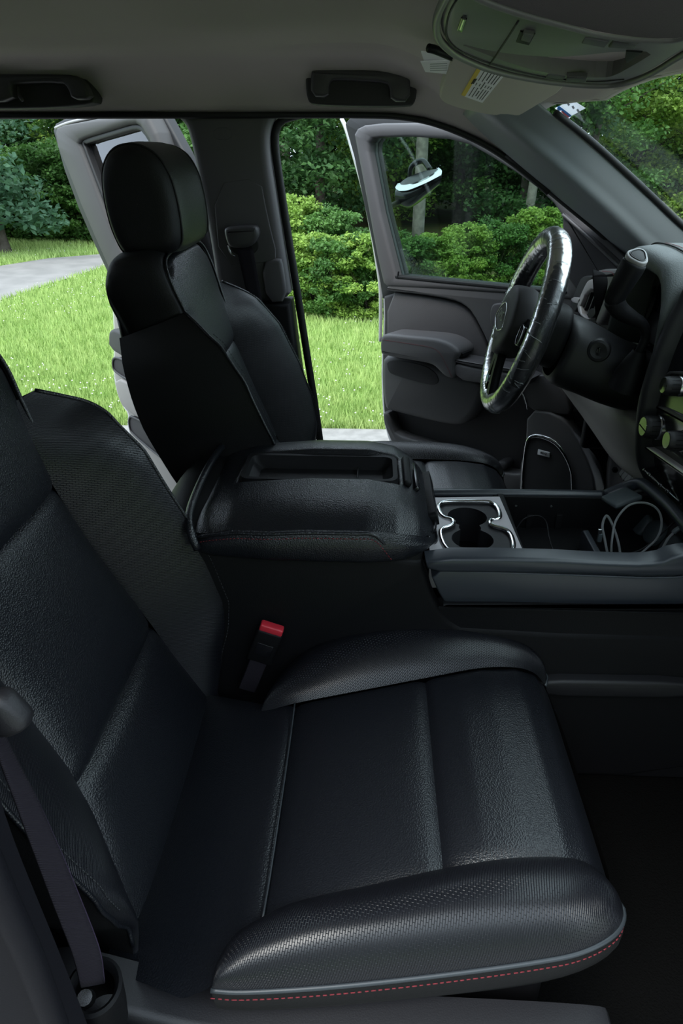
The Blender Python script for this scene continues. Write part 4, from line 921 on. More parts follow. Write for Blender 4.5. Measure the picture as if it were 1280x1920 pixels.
ot = [(724, 538), (740, 520), (960, 541), (1180, 562), (1165, 640), (1130, 760), (1060, 780), (1000, 720), (935, 730), (918, 655), (905, 625), (885, 587), (868, 571), (845, 562), (780, 551), (724, 546)]
slabpx('upper_trim', pd, ot, -.004, -.05, DOORMAT, dd, bev=.008, rnd=1)
slabpx('insert_panel', pd, [(724, 547), (780, 552), (845, 563), (868, 572), (886, 589), (904, 625), (920, 662), (920, 690), (724, 690)], -.018, -.05, DOORWEAVE, dd, bev=.010, rnd=1)
# lower bulged panel
lowp = [(716, 660), (800, 680), (860, 708), (915, 718), (893, 770), (880, 788), (862, 800), (830, 797), (780, 785), (735, 773), (717, 768), (713, 700)]
slabpx('lower_panel', pd, lowp, .032, -.04, DOORMAT, dd, bev=.022, rnd=2)
slabpx('door_pull_pocket', pd, [(724, 672), (790, 683), (815, 697), (823, 712), (818, 721), (800, 721), (740, 704), (727, 697)], .0335, .028, DOORDARK, dd, bev=.001, rnd=2)
arm = slabpx('armrest', pd, [(711, 640), (714, 629), (725, 626), (770, 630), (820, 634), (848, 646), (862, 662), (850, 680), (853, 712), (832, 708), (818, 692), (806, 683), (770, 677), (715, 667), (711, 660)], .078, -.02, DOORMAT, dd, bev=.014, rnd=2)
stitches('stitching', [pd.to(pd.px(x, y, .0785), .0785) for x, y in [(716, 637), (770, 645), (805, 651), (822, 660), (834, 680), (847, 708)]], STITCH_R, arm, r=.0007)
slabpx('armrest_shadow_gap', pd, [(850, 663), (868, 660), (869, 672), (842, 671)], .060, .01, PLBLACK, dd, bev=.002, rnd=1)
slabpx('switch_strip', pd, [(840, 671), (910, 684), (980, 694), (980, 700), (905, 692), (842, 677)], .072, -.01, PLTRIM, dd, bev=.004, rnd=1)
slabpx('pull_bar', pd, [(842, 678), (905, 692), (1000, 704), (985, 728), (900, 720), (855, 712)], .070, -.02, DOORWEAVE, dd, bev=.010, rnd=1)
# map pocket
slabpx('pocket_lip', pd, [(717, 772), (728, 776), (733, 800), (740, 815), (800, 832), (930, 884), (972, 890), (985, 880), (985, 1000), (765, 960), (738, 842), (724, 810), (717, 790)], .022, -.04, DOORMAT, dd, bev=.010, rnd=1)
slabpx('foot_bump', pd, [(925, 870), (938, 865), (950, 868), (950, 882), (930, 882)], .02, -.03, DOORDARK, dd, bev=.010, rnd=2)
# speaker panel
slabpx('speaker_panel', pd, [(987, 768), (1045, 776), (1075, 810), (1110, 880), (1120, 940), (1100, 1000), (975, 985), (972, 880), (984, 840)], .028, -.04, DOORMAT, dd, bev=.008, rnd=1)
slabpx('gloss_wedge', pd, [(972, 728), (1000, 704), (1030, 702), (1060, 740), (1072, 778), (1045, 778), (987, 768)], .020, -.02, PLTRIM, dd, bev=.006, rnd=1)
tube('wedge_line', [pd.to(pd.px(x, y, .021), .021) for x, y in [(960, 718), (978, 735), (986, 755), (988, 768)]], .0015, CHROMESOFT, dd)
spk = [(975, 925), (979, 870), (984, 828), (992, 816), (1008, 813), (1038, 823), (1055, 840), (1068, 868), (1075, 895), (1073, 985), (973, 985)]
spk2 = [(978, 924), (982, 871), (987, 832), (994, 822), (1008, 820), (1034, 829), (1050, 845), (1064, 870), (1071, 896), (1069, 980), (976, 980)]
ringslab('chrome_surround', pd, chaikin(pxs(pd, spk, .034), 1), chaikin(pxs(pd, spk2, .034), 1), .036, .02, CHROME, dd, bev=.003)
spg = slabpx('speaker_grille', pd, spk2, .031, .02, mat('grille_mesh', (.022, .022, .025), .6, .3, bump=('rib', 420, 1.0)), dd, bev=.001, rnd=1)
bd = slabpx('speaker_badge', pd, [(1008, 843), (1030, 849), (1029, 858), (1007, 852)], .036, .03, BADGE, spg, bev=.001, rnd=0)
text('badge_lettering', 'BOSE', .0095, pd.to(pd.px(1018.5, 850.5, .0365), .0366), pd.a * .97 + pd.b * -.06, pd.b, INK, bd)
# handle
slabpx('handle_recess', pd, [(918, 575), (930, 567), (965, 570), (965, 640), (930, 640), (917, 610)], .002, -.02, PLTRIM, dd, bev=.006, rnd=2)
slabpx('handle_well', pd, [(933, 592), (940, 587), (965, 588), (965, 630), (932, 630)], .004, -.01, PLGLOSS, dd, bev=.002, rnd=1)
slabpx('release_lever', pd, [(922, 616), (960, 618), (960, 625), (924, 624)], .022, .0, CHROMESOFT, dd, bev=.003, rnd=1, label='chrome inner release lever')
tube('lock_pin', [pd.to(pd.px(746, 522, .0), .0), pd.to(pd.px(746, 516, .0), .0), pd.to(pd.px(747, 509, .0), .0)], .0028, PLBLACK, dd)
# reflection in the window, built as a solid mirror shape behind the glass
mr = bpy.data.objects.new('window_reflection', None); COL.objects.link(mr); mr.parent = dd; mr['_w'] = list(W(dd)); mr['label'] = 'solid chrome capped shape standing in for a reflection in the window'
def md_(x, y, d): return pd.to(pd.px(x, y, -d), -d)
loft('housing', [[md_(744, 350, .30), md_(760, 335, .30), md_(790, 322, .30), md_(822, 316, .30)], [md_(740, 362, .26), md_(762, 360, .25), md_(795, 345, .25), md_(828, 328, .26)], [md_(742, 380, .27), md_(765, 386, .26), md_(795, 366, .26), md_(824, 345, .27)], [md_(752, 386, .32), md_(770, 389, .32), md_(796, 372, .32), md_(818, 350, .32)]], PLGLOSS, mr, nu=24, nv=24)  # dark body of the reflection, modelled as a solid
loft('reflected_chrome', [[md_(745, 344, .31), md_(765, 340, .30), md_(795, 330, .30), md_(822, 314, .31)], [md_(741, 352, .27), md_(765, 350, .25), md_(796, 337, .25), md_(828, 320, .27)], [md_(748, 358, .25), md_(766, 356, .24), md_(798, 343, .24), md_(827, 328, .26)]], CHROME, mr, nu=24, nv=16)
tube('reflected_loop', [md_(768, 336, .31), md_(772, 312, .31), md_(792, 302, .32), md_(806, 318, .31)], .010, PLGLOSS, mr)
tube('added_arm', [md_(756, 375, .29), md_(735, 385, .22), md_(712, 395, .14), md_(698, 400, .07)], .009, SEAL, mr)  # made-up arm tying the reflection solid to the window frame

# ================================================================== REAR DOOR (open)
rh, rl = A(-.46, .93), A(-.46 - .73 * .85, .93 + .683 * .85)
da2 = (rh - rl) / np.linalg.norm(rh - rl)
pr_ = Plane((rl[0], rl[1], 1.2), (da2[0], da2[1], 0), (0, 0, 1))
rd = empty('car_door', (rh[0], rh[1], .55), 'open rear door with grey window frame, seen left of the driver headrest', 'car door')
fo = [(102, 250), (104, 240), (118, 234), (180, 222), (230, 214), (262, 211), (274, 216), (290, 248), (308, 300), (328, 370), (355, 470), (372, 560), (230, 560), (205, 510), (178, 450), (150, 385), (125, 320), (106, 275)]
wi = [(146, 270), (149, 263), (160, 258), (200, 246), (238, 234), (252, 233), (262, 240), (278, 266), (292, 305), (312, 370), (335, 450), (350, 520), (250, 520), (215, 450), (180, 360)]
ringslab('window_frame', pr_, pxs(pr_, fo), pxs(pr_, wi), 0, -.05, DOORGREY, rd, bev=.014)
gi = chaikin(pxs(pr_, wi), 1)
slab('window_pane', pr_, inset2(gi, -.006), -.034, -.038, REARGLASS, rd, bev=0, rnd=0)
ringslab('glass_channel', pr_, inset2(gi, -.001), inset2(gi, .014), -.012, -.034, SEAL, rd, bev=.004)
fo3 = [(99, 245), (103, 232), (120, 223), (170, 214), (230, 206), (285, 204), (303, 209), (345, 286), (372, 350), (400, 470), (415, 560), (225, 560), (200, 510), (172, 450), (146, 390), (120, 320)]
ringslab('weather_seal', pr_, pxs(pr_, fo3, -.05), pxs(pr_, wi, -.05), -.05, -.08, SEAL, rd, bev=.008)
tube('top_channel', [pr_.to(pr_.px(x, y, -.045), -.045) for x, y in [(104, 240), (130, 230), (180, 219), (225, 211)]], .005, SATIN, rd)
tube('painted_edge', [pr_.to(pr_.px(x, y, -.08), -.08) for x, y in [(305, 208), (318, 234), (333, 262), (347, 288), (365, 330), (395, 400)]], .007, BODY, rd, n=8)
rout = [(200, 500), (430, 545), (430, 980), (350, 960), (300, 915), (255, 858), (247, 838), (239, 812), (237, 790), (239, 776), (230, 765), (220, 745), (212, 711), (210, 684), (212, 640), (208, 560)]
slabpx('outer_skin', pr_, rout, -.06, -.12, BODY, rd, bev=.01, rnd=1)
slabpx('inner_panel', pr_, [(x + 2, y) for x, y in rout], -.01, -.06, TAUPE, rd, bev=.010, rnd=1)
slabpx('armrest', pr_, [(202, 624), (206, 618), (214, 617), (300, 655), (380, 690), (380, 740), (300, 705), (240, 677), (203, 654)], .055, -.02, DOORGREY, rd, bev=.012, rnd=1)
slabpx('middle_panel', pr_, [(212, 705), (260, 728), (330, 760), (400, 790), (400, 860), (300, 810), (232, 768), (221, 748)], .014, -.02, TAUPE, rd, bev=.010, rnd=1)
for nm, q in (('upper_pocket', [(214, 668), (236, 676), (330, 715), (340, 760), (300, 742), (250, 717), (216, 697), (212, 685)]), ('lower_pocket', [(243, 780), (252, 782), (330, 822), (380, 840), (380, 905), (331, 872), (322, 873), (250, 815), (243, 800)])):
    P2 = chaikin(pxs(pr_, q, .002), 2); po = slab(nm, pr_, P2, .003, -.02, DOORDARK, rd, bev=.002, rnd=0)
    V, F = tubemesh([pr_.to(p, .004) for p in P2], .0045, 8, True, 120); mesh('pocket_rim', V, F, PLTRIM, po)

# ================================================================== OVERHEAD PIECES
def handle(nm, label, plate, grip, hook=False):
    ph = Plane((0, .765, 1.75), (1, 0, 0), (0, 0, 1)); root = empty(nm, PY(*plate[0], .765), label, 'grab handle', 'grab handles')
    slabpx('recess_plate', ph, plate, .0, -.06, DOORDARK, root, bev=.006, rnd=2)
    slabpx('grip', ph, grip, .030, -.004, PLTRIM, root, bev=.008, rnd=1)
    if hook:
        tube('coat_hook', [ph.to(ph.px(34, 163, .01), .01), ph.to(ph.px(36, 178, .02), .02), ph.to(ph.px(42, 188, .03), .03)], .004, PLTRIM, root)
    return root
handle('grab_handle', 'dark folded grab handle above the front door opening', [(572, 128), (585, 121), (700, 120), (772, 128), (782, 145), (780, 192), (766, 200), (590, 198), (574, 188)], [(582, 136), (588, 128), (610, 127), (700, 128), (760, 134), (769, 142), (769, 190), (733, 190), (730, 162), (724, 155), (690, 152), (630, 149), (620, 152), (617, 160), (615, 182), (582, 180)])
handle('grab_handle', 'dark grab handle above the rear door opening with a small coat hook', [(-80, 142), (-60, 133), (130, 133), (160, 143), (178, 180), (170, 200), (-60, 206), (-80, 190)], [(-60, 146), (-50, 139), (120, 139), (145, 143), (160, 160), (169, 186), (134, 187), (126, 165), (115, 154), (30, 156), (20, 160), (24, 190), (-60, 192)], True)
pvz = Plane((.2, .15, 1.742), (1, 0, 0), (0, -1, .129))
vz = empty('sun_visor', PP(900, 160, pvz.o, pvz.n), 'folded up beige grey sun visor with a white and yellow label, below the overhead console', 'sun visor')
slabpx('pad', pvz, [(848, 100), (832, 150), (823, 178), (824, 187), (832, 194), (860, 204), (905, 214), (930, 217), (942, 214), (972, 218), (984, 212), (1070, 160), (1060, 130), (960, 100)], .0, -.016, VISOR, vz, bev=.005, rnd=1)
lb = slabpx('label_sheet', pvz, [(903, 126), (948, 138), (904, 193), (870, 181)], .0012, .0, PAPER, vz, bev=0, rnd=0)
slabpx('yellow_band', pvz, [(897, 124), (904, 126), (871.5, 181), (864.5, 178.5)], .0016, .0, YELLOW, vz, bev=0, rnd=0, label='yellow warning band')
pA, pB = A(900, 134), A(872, 177)
dirv = pvz.to(pvz.px(*pA), 0) - pvz.to(pvz.px(*pB), 0)
for i, s in enumerate((.12, .30, .45, .60, .75, .88)):
    q0 = A(905, 128) * (1 - s) + A(946, 139) * s; q1 = A(873, 181) * (1 - s) + A(904, 191) * s
    for (t0, t1) in ((.03, .42), (.50, .58), (.64, .96)) if i != 2 else ((.05, .35), (.42, .66), (.72, .9)):
        a, b = q0 + (q1 - q0) * t0, q0 + (q1 - q0) * t1; w2 = 1.2 if i != 2 else 1.6
        slabpx('printed_line', pvz, [tuple(a), tuple(a + A(w2, .4)), tuple(b + A(w2, .4)), tuple(b)], .0017, .001, INK, lb, bev=0, rnd=0)
text('warning_lettering', 'WARNING', .0075, pvz.to(pvz.px(888, 150), .0022), -dirv, np.cross(pvz.n, -dirv), INK, vz)
pap = empty('paper_slip', PP(815, 125, pvz.o, pvz.n), 'folded white printed paper slips tucked behind the visor edge', 'paper')
slabpx('upper_sheet', pvz, [(789, 98), (800, 99), (850, 108), (850, 120), (795, 116)], -.004, -.006, PAPER, pap, bev=0, rnd=0)
sh = slabpx('lower_sheet', pvz, [(788, 116), (846, 113), (838, 139), (797, 135)], -.002, -.0035, PAPER, pap, bev=0, rnd=0)
for k in range(4): slabpx('printed_line', pvz, [(806, 120 + k * 4), (838, 119 + k * 4), (838, 120 + k * 4), (806, 121 + k * 4)], -.0018, -.003, ICON, sh, bev=0, rnd=0)
vp = tube('visor_rod', [PP(x, y, pvz.o - pvz.n * .006, pvz.n) for x, y in [(803, 90), (815, 93), (835, 101), (852, 108)]], .006, PLBLACK, vz)
# overhead console
po_ = Plane((.25, 0, 1.722), (1, 0, 0), (0, -1, .088))
ov = empty('overhead_console', (.25, 0, 1.75), 'grey overhead console with storage scoop and small buttons on the headliner', 'overhead console')
oo = [(850, -22), (838, 0), (826, 25), (822, 48), (826, 70), (838, 86), (863, 106), (928, 133), (1017, 151), (1107, 160), (1161, 158), (1215, 140), (1280, 99), (1370, 50), (1400, 20), (1370, 30), (1280, 74), (1201, 74), (1125, 65), (1053, 47), (971, 25), (899, 0), (870, -18)]
sc_ = [(856, 80), (900, 98), (960, 120), (1017, 136), (1070, 143), (1129, 146), (1152, 142), (1195, 118), (1228, 97), (1161, 96), (1090, 104), (1040, 107), (980, 104), (915, 95)]
oo2 = chaikin(pxs(po_, oo), 1); sc2 = chaikin(pxs(po_, sc_), 1)
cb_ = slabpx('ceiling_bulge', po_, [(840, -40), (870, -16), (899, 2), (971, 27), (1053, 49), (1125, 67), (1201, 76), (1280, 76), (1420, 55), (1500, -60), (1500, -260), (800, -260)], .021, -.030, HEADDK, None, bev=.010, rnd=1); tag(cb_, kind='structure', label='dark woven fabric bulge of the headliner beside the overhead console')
# split the face in two halves around the scoop (plain slab with a real scoop let in)
V, F = slab_geo(po_, oo2, 0, -.045, .010)
face = mesh('face_panel', V, F, CONSOLE_OV, ov); flatshade(face, 40)
bm = bmesh.new(); cutV, cutF = slab_geo(po_, sc2, .01, -.038, 0)
cm = bpy.data.meshes.new('scoop_cut'); cm.from_pydata([tuple(v - W(ov)) for v in cutV], [], cutF)
co = bpy.data.objects.new('scoop_cut', cm); COL.objects.link(co); co.parent = ov
bo2 = face.modifiers.new('cut', 'BOOLEAN'); bo2.object = co; bo2.operation = 'DIFFERENCE'; bo2.solver = 'EXACT'
bpy.context.view_layer.update(); dg = bpy.context.evaluated_depsgraph_get(); nm_ = bpy.data.meshes.new_from_object(face.evaluated_get(dg)); face.modifiers.clear(); face.data = nm_; bpy.data.objects.remove(co)
V, F = tubemesh([po_.to(q, .0) for q in inset2(oo2, -.003)], .0045, 8, True, 200); mesh('edge_ring', V, F, CONSOLE_OV, ov)
tube('panel_gap', [po_.to(po_.px(x, y), .0005) for x, y in [(858, -5), (842, 25), (836, 55), (840, 76), (862, 95), (928, 121), (1017, 143), (1107, 152), (1170, 148)]], .0011, SEAL, ov, n=6, ns=60)
tube('panel_gap', [po_.to(po_.px(x, y), .0005) for x, y in [(971, 39), (945, 80), (917, 122)]], .0012, SEAL, ov, n=6)
def ovb(nm, pts, h, m, **k): return slabpx(nm, po_, pts, h, -.004, m, ov, bev=min(.002, h / 2 + .0005), rnd=0, **k)
b1 = ovb('dome_button', [(975, 60), (1003, 65), (992, 85), (967, 80)], .0015, PLBLACK); slabpx('button_face', po_, [(981, 63), (1000, 67), (993, 80), (976, 76)], .004, .0, DOORMAT, b1, bev=.001, rnd=0)
ovb('latch_tab', [(864, 36), (875, 38), (867, 61), (856, 58)], .002, PLGLOSS, ); ovb('latch_tab_chrome', [(867, 38), (873, 39), (866, 58), (860, 57)], .005, CHROMESOFT)
ovb('map_lamp', [(1096, 72), (1142, 79), (1132, 90), (1090, 82)], .0012, DOORMAT); ovb('map_lamp', [(1027, 140), (1060, 144), (1054, 153), (1020, 148)], .0012, DOORMAT)
ovb('lamp_button', [(1150, 78), (1196, 84), (1188, 93), (1140, 90)], .003, PLTRIM); ovb('lamp_button', [(1062, 146), (1100, 147), (1098, 155), (1060, 154)], .003, PLTRIM)
ovb('microphone_slot', [(1173, 97), (1204, 99), (1176, 119), (1171, 112)], .002, PLBLACK)

# ================================================================== PASSENGER SIDE B PILLAR AND BELT (closest to the camera)
NEARP = mat('near_pillar_trim', (.006, .0058, .0085), .6, .18, bump=('noise', 500, .1))
pn = Plane((0, -.82, 0), (1, 0, 0), (0, 0, 1))
ed = [(-25, 1380), (0, 1500), (32, 1592), (72, 1690), (114, 1792), (162, 1915), (215, 2060)]
pts = pxs(pn, ed, -.03); x_l = -.60
poly = [A(x_l, 1.72), A(-.40, 1.72), A(-.31, 1.50)] + [A(*p) for p in pts] + [A(-.20, .55), A(x_l, .55)]
nb_ = slab('wall_right_pillar', pn, poly, 0, -.03, NEARP, None, bev=.012, rnd=1); tag(nb_, kind='structure', label='dark B pillar trim at the lower left corner')
rb = [pn.to(p, .003) for p in pxs(pn, [(-40, 1560), (15, 1690), (60, 1790), (110, 1925)])]
o = tube('trim_11', rb, .010, NEARP); tag(o, kind='structure', label='raised ridge on the near pillar trim')
nbelt = empty('seat_belt', PY(150, 1800, -.69), 'purple black passenger seat belt hanging at the lower left corner of the photo', 'seat belt')
bl_ = [(-30, 1330), (-12, 1400), (25, 1500), (62, 1600), (100, 1700), (135, 1790), (150, 1850)]; br_ = [(8, 1385), (28, 1425), (62, 1490), (108, 1590), (150, 1690), (184, 1780), (194, 1842)]
g_ = []
for a, b in zip(cat_rs([(x, y, 0) for x, y in bl_], 40), cat_rs([(x, y, 0) for x, y in br_], 40)):
    pa, pb_ = PY(a[0], a[1], -.765), PY(b[0], b[1], -.745); g_.append([pa + (pb_ - pa) * t for t in np.linspace(0, 1, 8)])
web = grid('webbing', g_, BELT, nbelt, solid=.0018)
tube('selvedge', [r[-1] for r in g_], .0016, mat('belt_edge', (.035, .02, .05), .7), web, n=6, ns=60)
stp = []
for k in range(5):
    for j in range(9):
        i = 30 + k; a = g_[i][1] + (g_[i][6] - g_[i][1]) * j / 8; b = a + (g_[i][6] - g_[i][1]) / 14 + (g_[min(i + 1, 39)][3] - g_[i][3]) * .3; stp.append(tubemesh([a + A(0, -.0015, 0), (a + b) / 2 + A(0, -.0018, 0), b + A(0, -.0015, 0)], .0005, 4, ns=2))
multi('stitching', stp, ICON, web)
ac = PY(176, 1850, -.75)
lathe('anchor_cup', [(.018, -.008), (.020, .0), (.023, .003), (.026, .0), (.025, -.05), (.023, -.09)], ac, (.10, -.15, 1), PLBLACK, nbelt)
lathe('anchor_bolt', [(0, .003), (.007, .003), (.008, -.01)], ac + A(-.006, -.008, -.004), (.1, -.4, 1), CHROMESOFT, nbelt, n=12)
box('belt_tongue', tuple(PY(10, 1335, -.76)), (.028, .022, .034), PLGREY, nbelt, bev=.009, rot=Matrix.Rotation(-.5, 3, 'Y'))
box('belt_stop', tuple(PY(32, 1332, -.76)), (.008, .016, .018), PLTRIM, nbelt, bev=.004, rot=Matrix.Rotation(-.5, 3, 'Y'))

# ================================================================== OUTSIDE
GRASS = mat('lawn_grass', (.17, .27, .06), .8, .2, var=(3.0, (.22, .32, .08)))
BLADE = mat('grass_blades', (.25, .37, .10), .7, .2, var=(5.0, (.35, .46, .15)))
CONC = mat('concrete', (.25, .24, .225), .9, .2, bump=('noise', 60, .5), var=(14.0, (.20, .192, .18)))
DRIVE = mat('driveway_asphalt', (.235, .225, .215), .9, .2, bump=('noise', 60, .5), var=(2.5, (.19, .183, .175)))
BARK = mat('bark', (.11, .095, .08), .95, .1, bump=('noise', 25, 1), var=(9.0, (.06, .05, .04)))
BARKL = mat('pale_bark', (.26, .24, .21), .95, .1, bump=('noise', 25, 1), var=(9.0, (.16, .15, .13)))
EARTH = mat('forest_floor', (.06, .05, .025), 1, .05, var=(1.4, (.04, .065, .015)))
def leafmat(name, c1, c2, tr=.35):
    m = bpy.data.materials.new(name); m.use_nodes = True; n = m.node_tree; n.nodes.clear(); o = n.nodes.new('ShaderNodeOutputMaterial')
    d = n.nodes.new('ShaderNodeBsdfPrincipled'); d.inputs['Roughness'].default_value = .55; d.inputs['Specular IOR Level'].default_value = .3
    t = n.nodes.new('ShaderNodeBsdfTranslucent'); mx = n.nodes.new('ShaderNodeMixShader'); mx.inputs[0].default_value = tr
    g = n.nodes.new('ShaderNodeTexCoord'); ns = n.nodes.new('ShaderNodeTexNoise'); ns.inputs['Scale'].default_value = 1.6; ns.inputs['Detail'].default_value = 8
    cr = n.nodes.new('ShaderNodeValToRGB'); cr.color_ramp.elements[0].position = .35; cr.color_ramp.elements[1].position = .68
    cr.color_ramp.elements[0].color = (*c1, 1); cr.color_ramp.elements[1].color = (*c2, 1)
    L = n.links.new; L(g.outputs['Object'], ns.inputs['Vector']); L(ns.outputs['Fac'], cr.inputs[0]); L(cr.outputs[0], d.inputs['Base Color']); L(cr.outputs[0], t.inputs[0]); L(d.outputs[0], mx.inputs[1]); L(t.outputs[0], mx.inputs[2]); L(mx.outputs[0], o.inputs[0]); return m
LEAF_D = leafmat('dark_leaves', (.035, .095, .030), (.075, .165, .045)); LEAF_M = leafmat('green_leaves', (.05, .13, .03), (.115, .24, .05)); LEAF_B = leafmat('blue_green_leaves', (.055, .13, .07), (.11, .22, .12)); LEAF_Y = leafmat('bright_leaves', (.13, .25, .04), (.32, .46, .09))
def gnd(nm, pts, z, m, label):
    o = mesh(nm, [A(x, y, z) for x, y in pts], [tuple(range(len(pts)))], m, sm=False); tag(o, kind='structure', label=label); return o
gnd('ground', [(-60, -60), (60, -60), (60, 60), (-60, 60)], -.02, GRASS, 'mown green lawn'); gnd('ground_pad', [(-9, -5.5), (9, -5.5), (9, 3.14), (-9, 3.10)], -.004, CONC, 'pale concrete pad under the truck')
dv = [PZ(x, y, 0) for x, y in [(-330, 640), (-150, 600), (0, 562), (90, 532), (190, 500), (235, 482), (235, 472), (190, 475), (90, 483), (0, 497), (-150, 520), (-330, 545)]]
gnd('driveway', [(p[0], p[1]) for p in dv], -.010, DRIVE, 'grey driveway curving away to the trees')
def quads(name, C_, N_, size, m, aspect=.6, jitter=.35):
    """leaf cards folded along the midrib; C_: centres, size: per-leaf length"""
    n = len(C_); d = rng.normal(size=(n, 3)); d[:, 2] *= .6; d /= np.linalg.norm(d, axis=1)[:, None]
    up = rng.normal(size=(n, 3)) * .6 + np.array([0, 0, 1]); s = np.cross(d, up); s /= np.linalg.norm(s, axis=1)[:, None]; nn = np.cross(s, d)
    L = size[:, None]; a = C_ - d * L * .5; b = C_ + d * L * .5; w_ = s * L * aspect * .5; l = C_ + w_ + nn * L * .10; r = C_ - w_ + nn * L * .10
    V = np.stack([a, l, b, r], 1).reshape(-1, 3); me = bpy.data.meshes.new(name); me.vertices.add(4 * n); me.vertices.foreach_set('co', V.ravel())
    F = np.arange(4 * n).reshape(n, 4); tri = np.concatenate([F[:, [0, 1, 2]], F[:, [0, 2, 3]]]); k = len(tri)
    me.loops.add(3 * k); me.loops.foreach_set('vertex_index', tri.ravel()); me.polygons.add(k); me.polygons.foreach_set('loop_start', np.arange(k) * 3); me.polygons.foreach_set('loop_total', np.full(k, 3))
    me.materials.append(m); me.update(calc_edges=True); return me
def tree_mesh(nm, m, nblob, nleaf, hmin, hmax, rad, ls, seed, blobr=(.5, 1.0)):
    r = np.random.default_rng(seed); cs, ns = [], []
    bc = []
    for i in range(nblob):
        z = hmin + (hmax - hmin) * r.random(); a = r.random() * 2 * math.pi; q = rad * (1.0 - .45 * abs(2 * (z - hmin) / (hmax - hmin) - .7)) * math.sqrt(r.random()) ; bc.append((q * math.cos(a), q * math.sin(a), z, blobr[0] + (blobr[1] - blobr[0]) * r.random()))
    bc = np.array(bc); k = r.integers(0, nblob, nleaf); dv_ = r.normal(size=(nleaf, 3)); dv_ /= np.linalg.norm(dv_, axis=1)[:, None]; rr_ = r.random(nleaf) ** .45
    C_ = bc[k, :3] + dv_ * (bc[k, 3] * rr_)[:, None] * np.array([1, 1, .55]); C_ = C_[C_[:, 2] > .05]
    return quads(nm, C_, None, ls * (.7 + .6 * r.random(len(C_))), m)
def trunk_mesh(nm, h, r0_, seed, m):
    r = random.Random(seed); path = [(0, 0, -.1)]; x = y = 0
    for i in range(6): x += r.uniform(-.12, .12); y += r.uniform(-.12, .12); path.append((x, y, h * (i + 1) / 6))
    parts = [tubemesh(path, lambda t: r0_ * (1 - .6 * t) + r0_ * .5 * max(0, .06 - t) / .06, 10, ns=26)]
    for i in range(7):
        z0 = h * r.uniform(.25, .9); a = r.uniform(0, 6.28); L = r.uniform(.8, 2.0); p = [A(*path[min(6, int(z0 / h * 6))][:2], z0)]
        for k in range(3): p.append(p[-1] + A(math.cos(a) * L / 3, math.sin(a) * L / 3, L / 3 * r.uniform(.2, .7)))
        parts.append(tubemesh(p, lambda t: r0_ * .28 * (1 - .8 * t), 6, ns=8))
    V, F = [], []
    for v, f in parts: k = len(V); V += [tuple(q) for q in v]; F += [tuple(i + k for i in g) for g in f]
    me = bpy.data.meshes.new(nm); me.from_pydata(V, [], F); me.materials.append(m); me.polygons.foreach_set('use_smooth', [True] * len(me.polygons)); return me
protos = {'dark': (tree_mesh('foliage', LEAF_D, 60, 17000, .5, 7.5, 2.3, .15, 1), trunk_mesh('trunk', 7, .15, 1, BARK)),
          'mid': (tree_mesh('foliage', LEAF_M, 55, 16000, .9, 7.0, 2.1, .14, 2), trunk_mesh('trunk', 7, .13, 2, BARK)),
          'blue': (tree_mesh('foliage', LEAF_B, 42, 15000, .6, 5.2, 1.7, .12, 3, (.4, .8)), trunk_mesh('trunk', 5, .09, 3, BARK)),
          'bare': (tree_mesh('foliage', LEAF_D, 26, 8000, 3.4, 8.5, 2.2, .15, 4), trunk_mesh('trunk', 8, .17, 4, BARKL)),
          'bright': (tree_mesh('foliage', LEAF_Y, 40, 13000, .6, 5.5, 1.8, .13, 5), trunk_mesh('trunk', 5, .10, 5, BARK))}
KIND = {'dark': 'dark green leafy tree', 'mid': 'mid green leafy tree', 'blue': 'blue green tree', 'bare': 'pale bare trunked tree', 'bright': 'bright green young tree'}
def polar(px_, Y_): d = ray(px_, 300); return (CAM[0] + d[0] / d[1] * (Y_ - CAM[1]), Y_)
def tree(kind, x, y, s, rot, label, group='trees of the woods'):
    root = empty('tree', (x, y, -.05), label, 'tree', group); root.scale = (s, s, s); root.rotation_euler = (0, 0, rot)
    for nm, me in (('foliage', protos[kind][0]), ('trunk', protos[kind][1])):
        o = bpy.data.objects.new(nm, me); COL.objects.link(o); o.parent = root
    return root
spec = []
R1 = random.Random(3)
for i, px_ in enumerate(range(-330, 1620, 118)):       # front row
    x, y = polar(px_ + R1.uniform(-30, 30), R1.uniform(15.0, 17.5)); spec.append([(['dark', 'mid', 'mid', 'bright', 'dark'] if px_ < 1000 else ['bright', 'bright', 'mid', 'bright', 'bright'])[(i * 3 + 1) % 5], x, y, R1.uniform(.66, .82), 'front row'])
for i, px_ in enumerate(range(-420, 1700, 105)):
    x, y = polar(px_ + R1.uniform(-30, 30), R1.uniform(19.5, 22)); spec.append([['dark', 'bare', 'dark', 'mid'][i % 4], x, y, R1.uniform(.80, .98), 'second row'])
for i, px_ in enumerate(range(-460, 1800, 112)):
    x, y = polar(px_ + R1.uniform(-30, 30), R1.uniform(25, 29)); spec.append([['dark', 'dark', 'mid'][i % 3], x, y, R1.uniform(1.05, 1.25), 'back row'])
ORD = ['leftmost', 'second', 'third', 'fourth', 'fifth', 'sixth', 'seventh', 'eighth', 'ninth', 'tenth', 'eleventh', 'twelfth', 'thirteenth', 'fourteenth', 'fifteenth', 'sixteenth', 'seventeenth', 'eighteenth', 'nineteenth', 'twentieth']
cnt = {}
for k, x, y, s, row in spec:
    i = cnt.get((k, row), 0); cnt[(k, row)] = i + 1
    tree(k, x, y, s, R1.uniform(0, 6.28), '%s %s%s in the %s of the woods' % (ORD[i], KIND[k], '' if i == 0 else ' from the left', row), 'trees of the woods')
x, y = polar(-25, 11.5); tree('blue', x, y, 1.0, .4, 'blue green tree with drooping branches at the left edge in front of the woods', None)
for px_, yy, lab in ((152, 15.2, 'slim brown trunk'), (575, 16, 'x')):
    pass
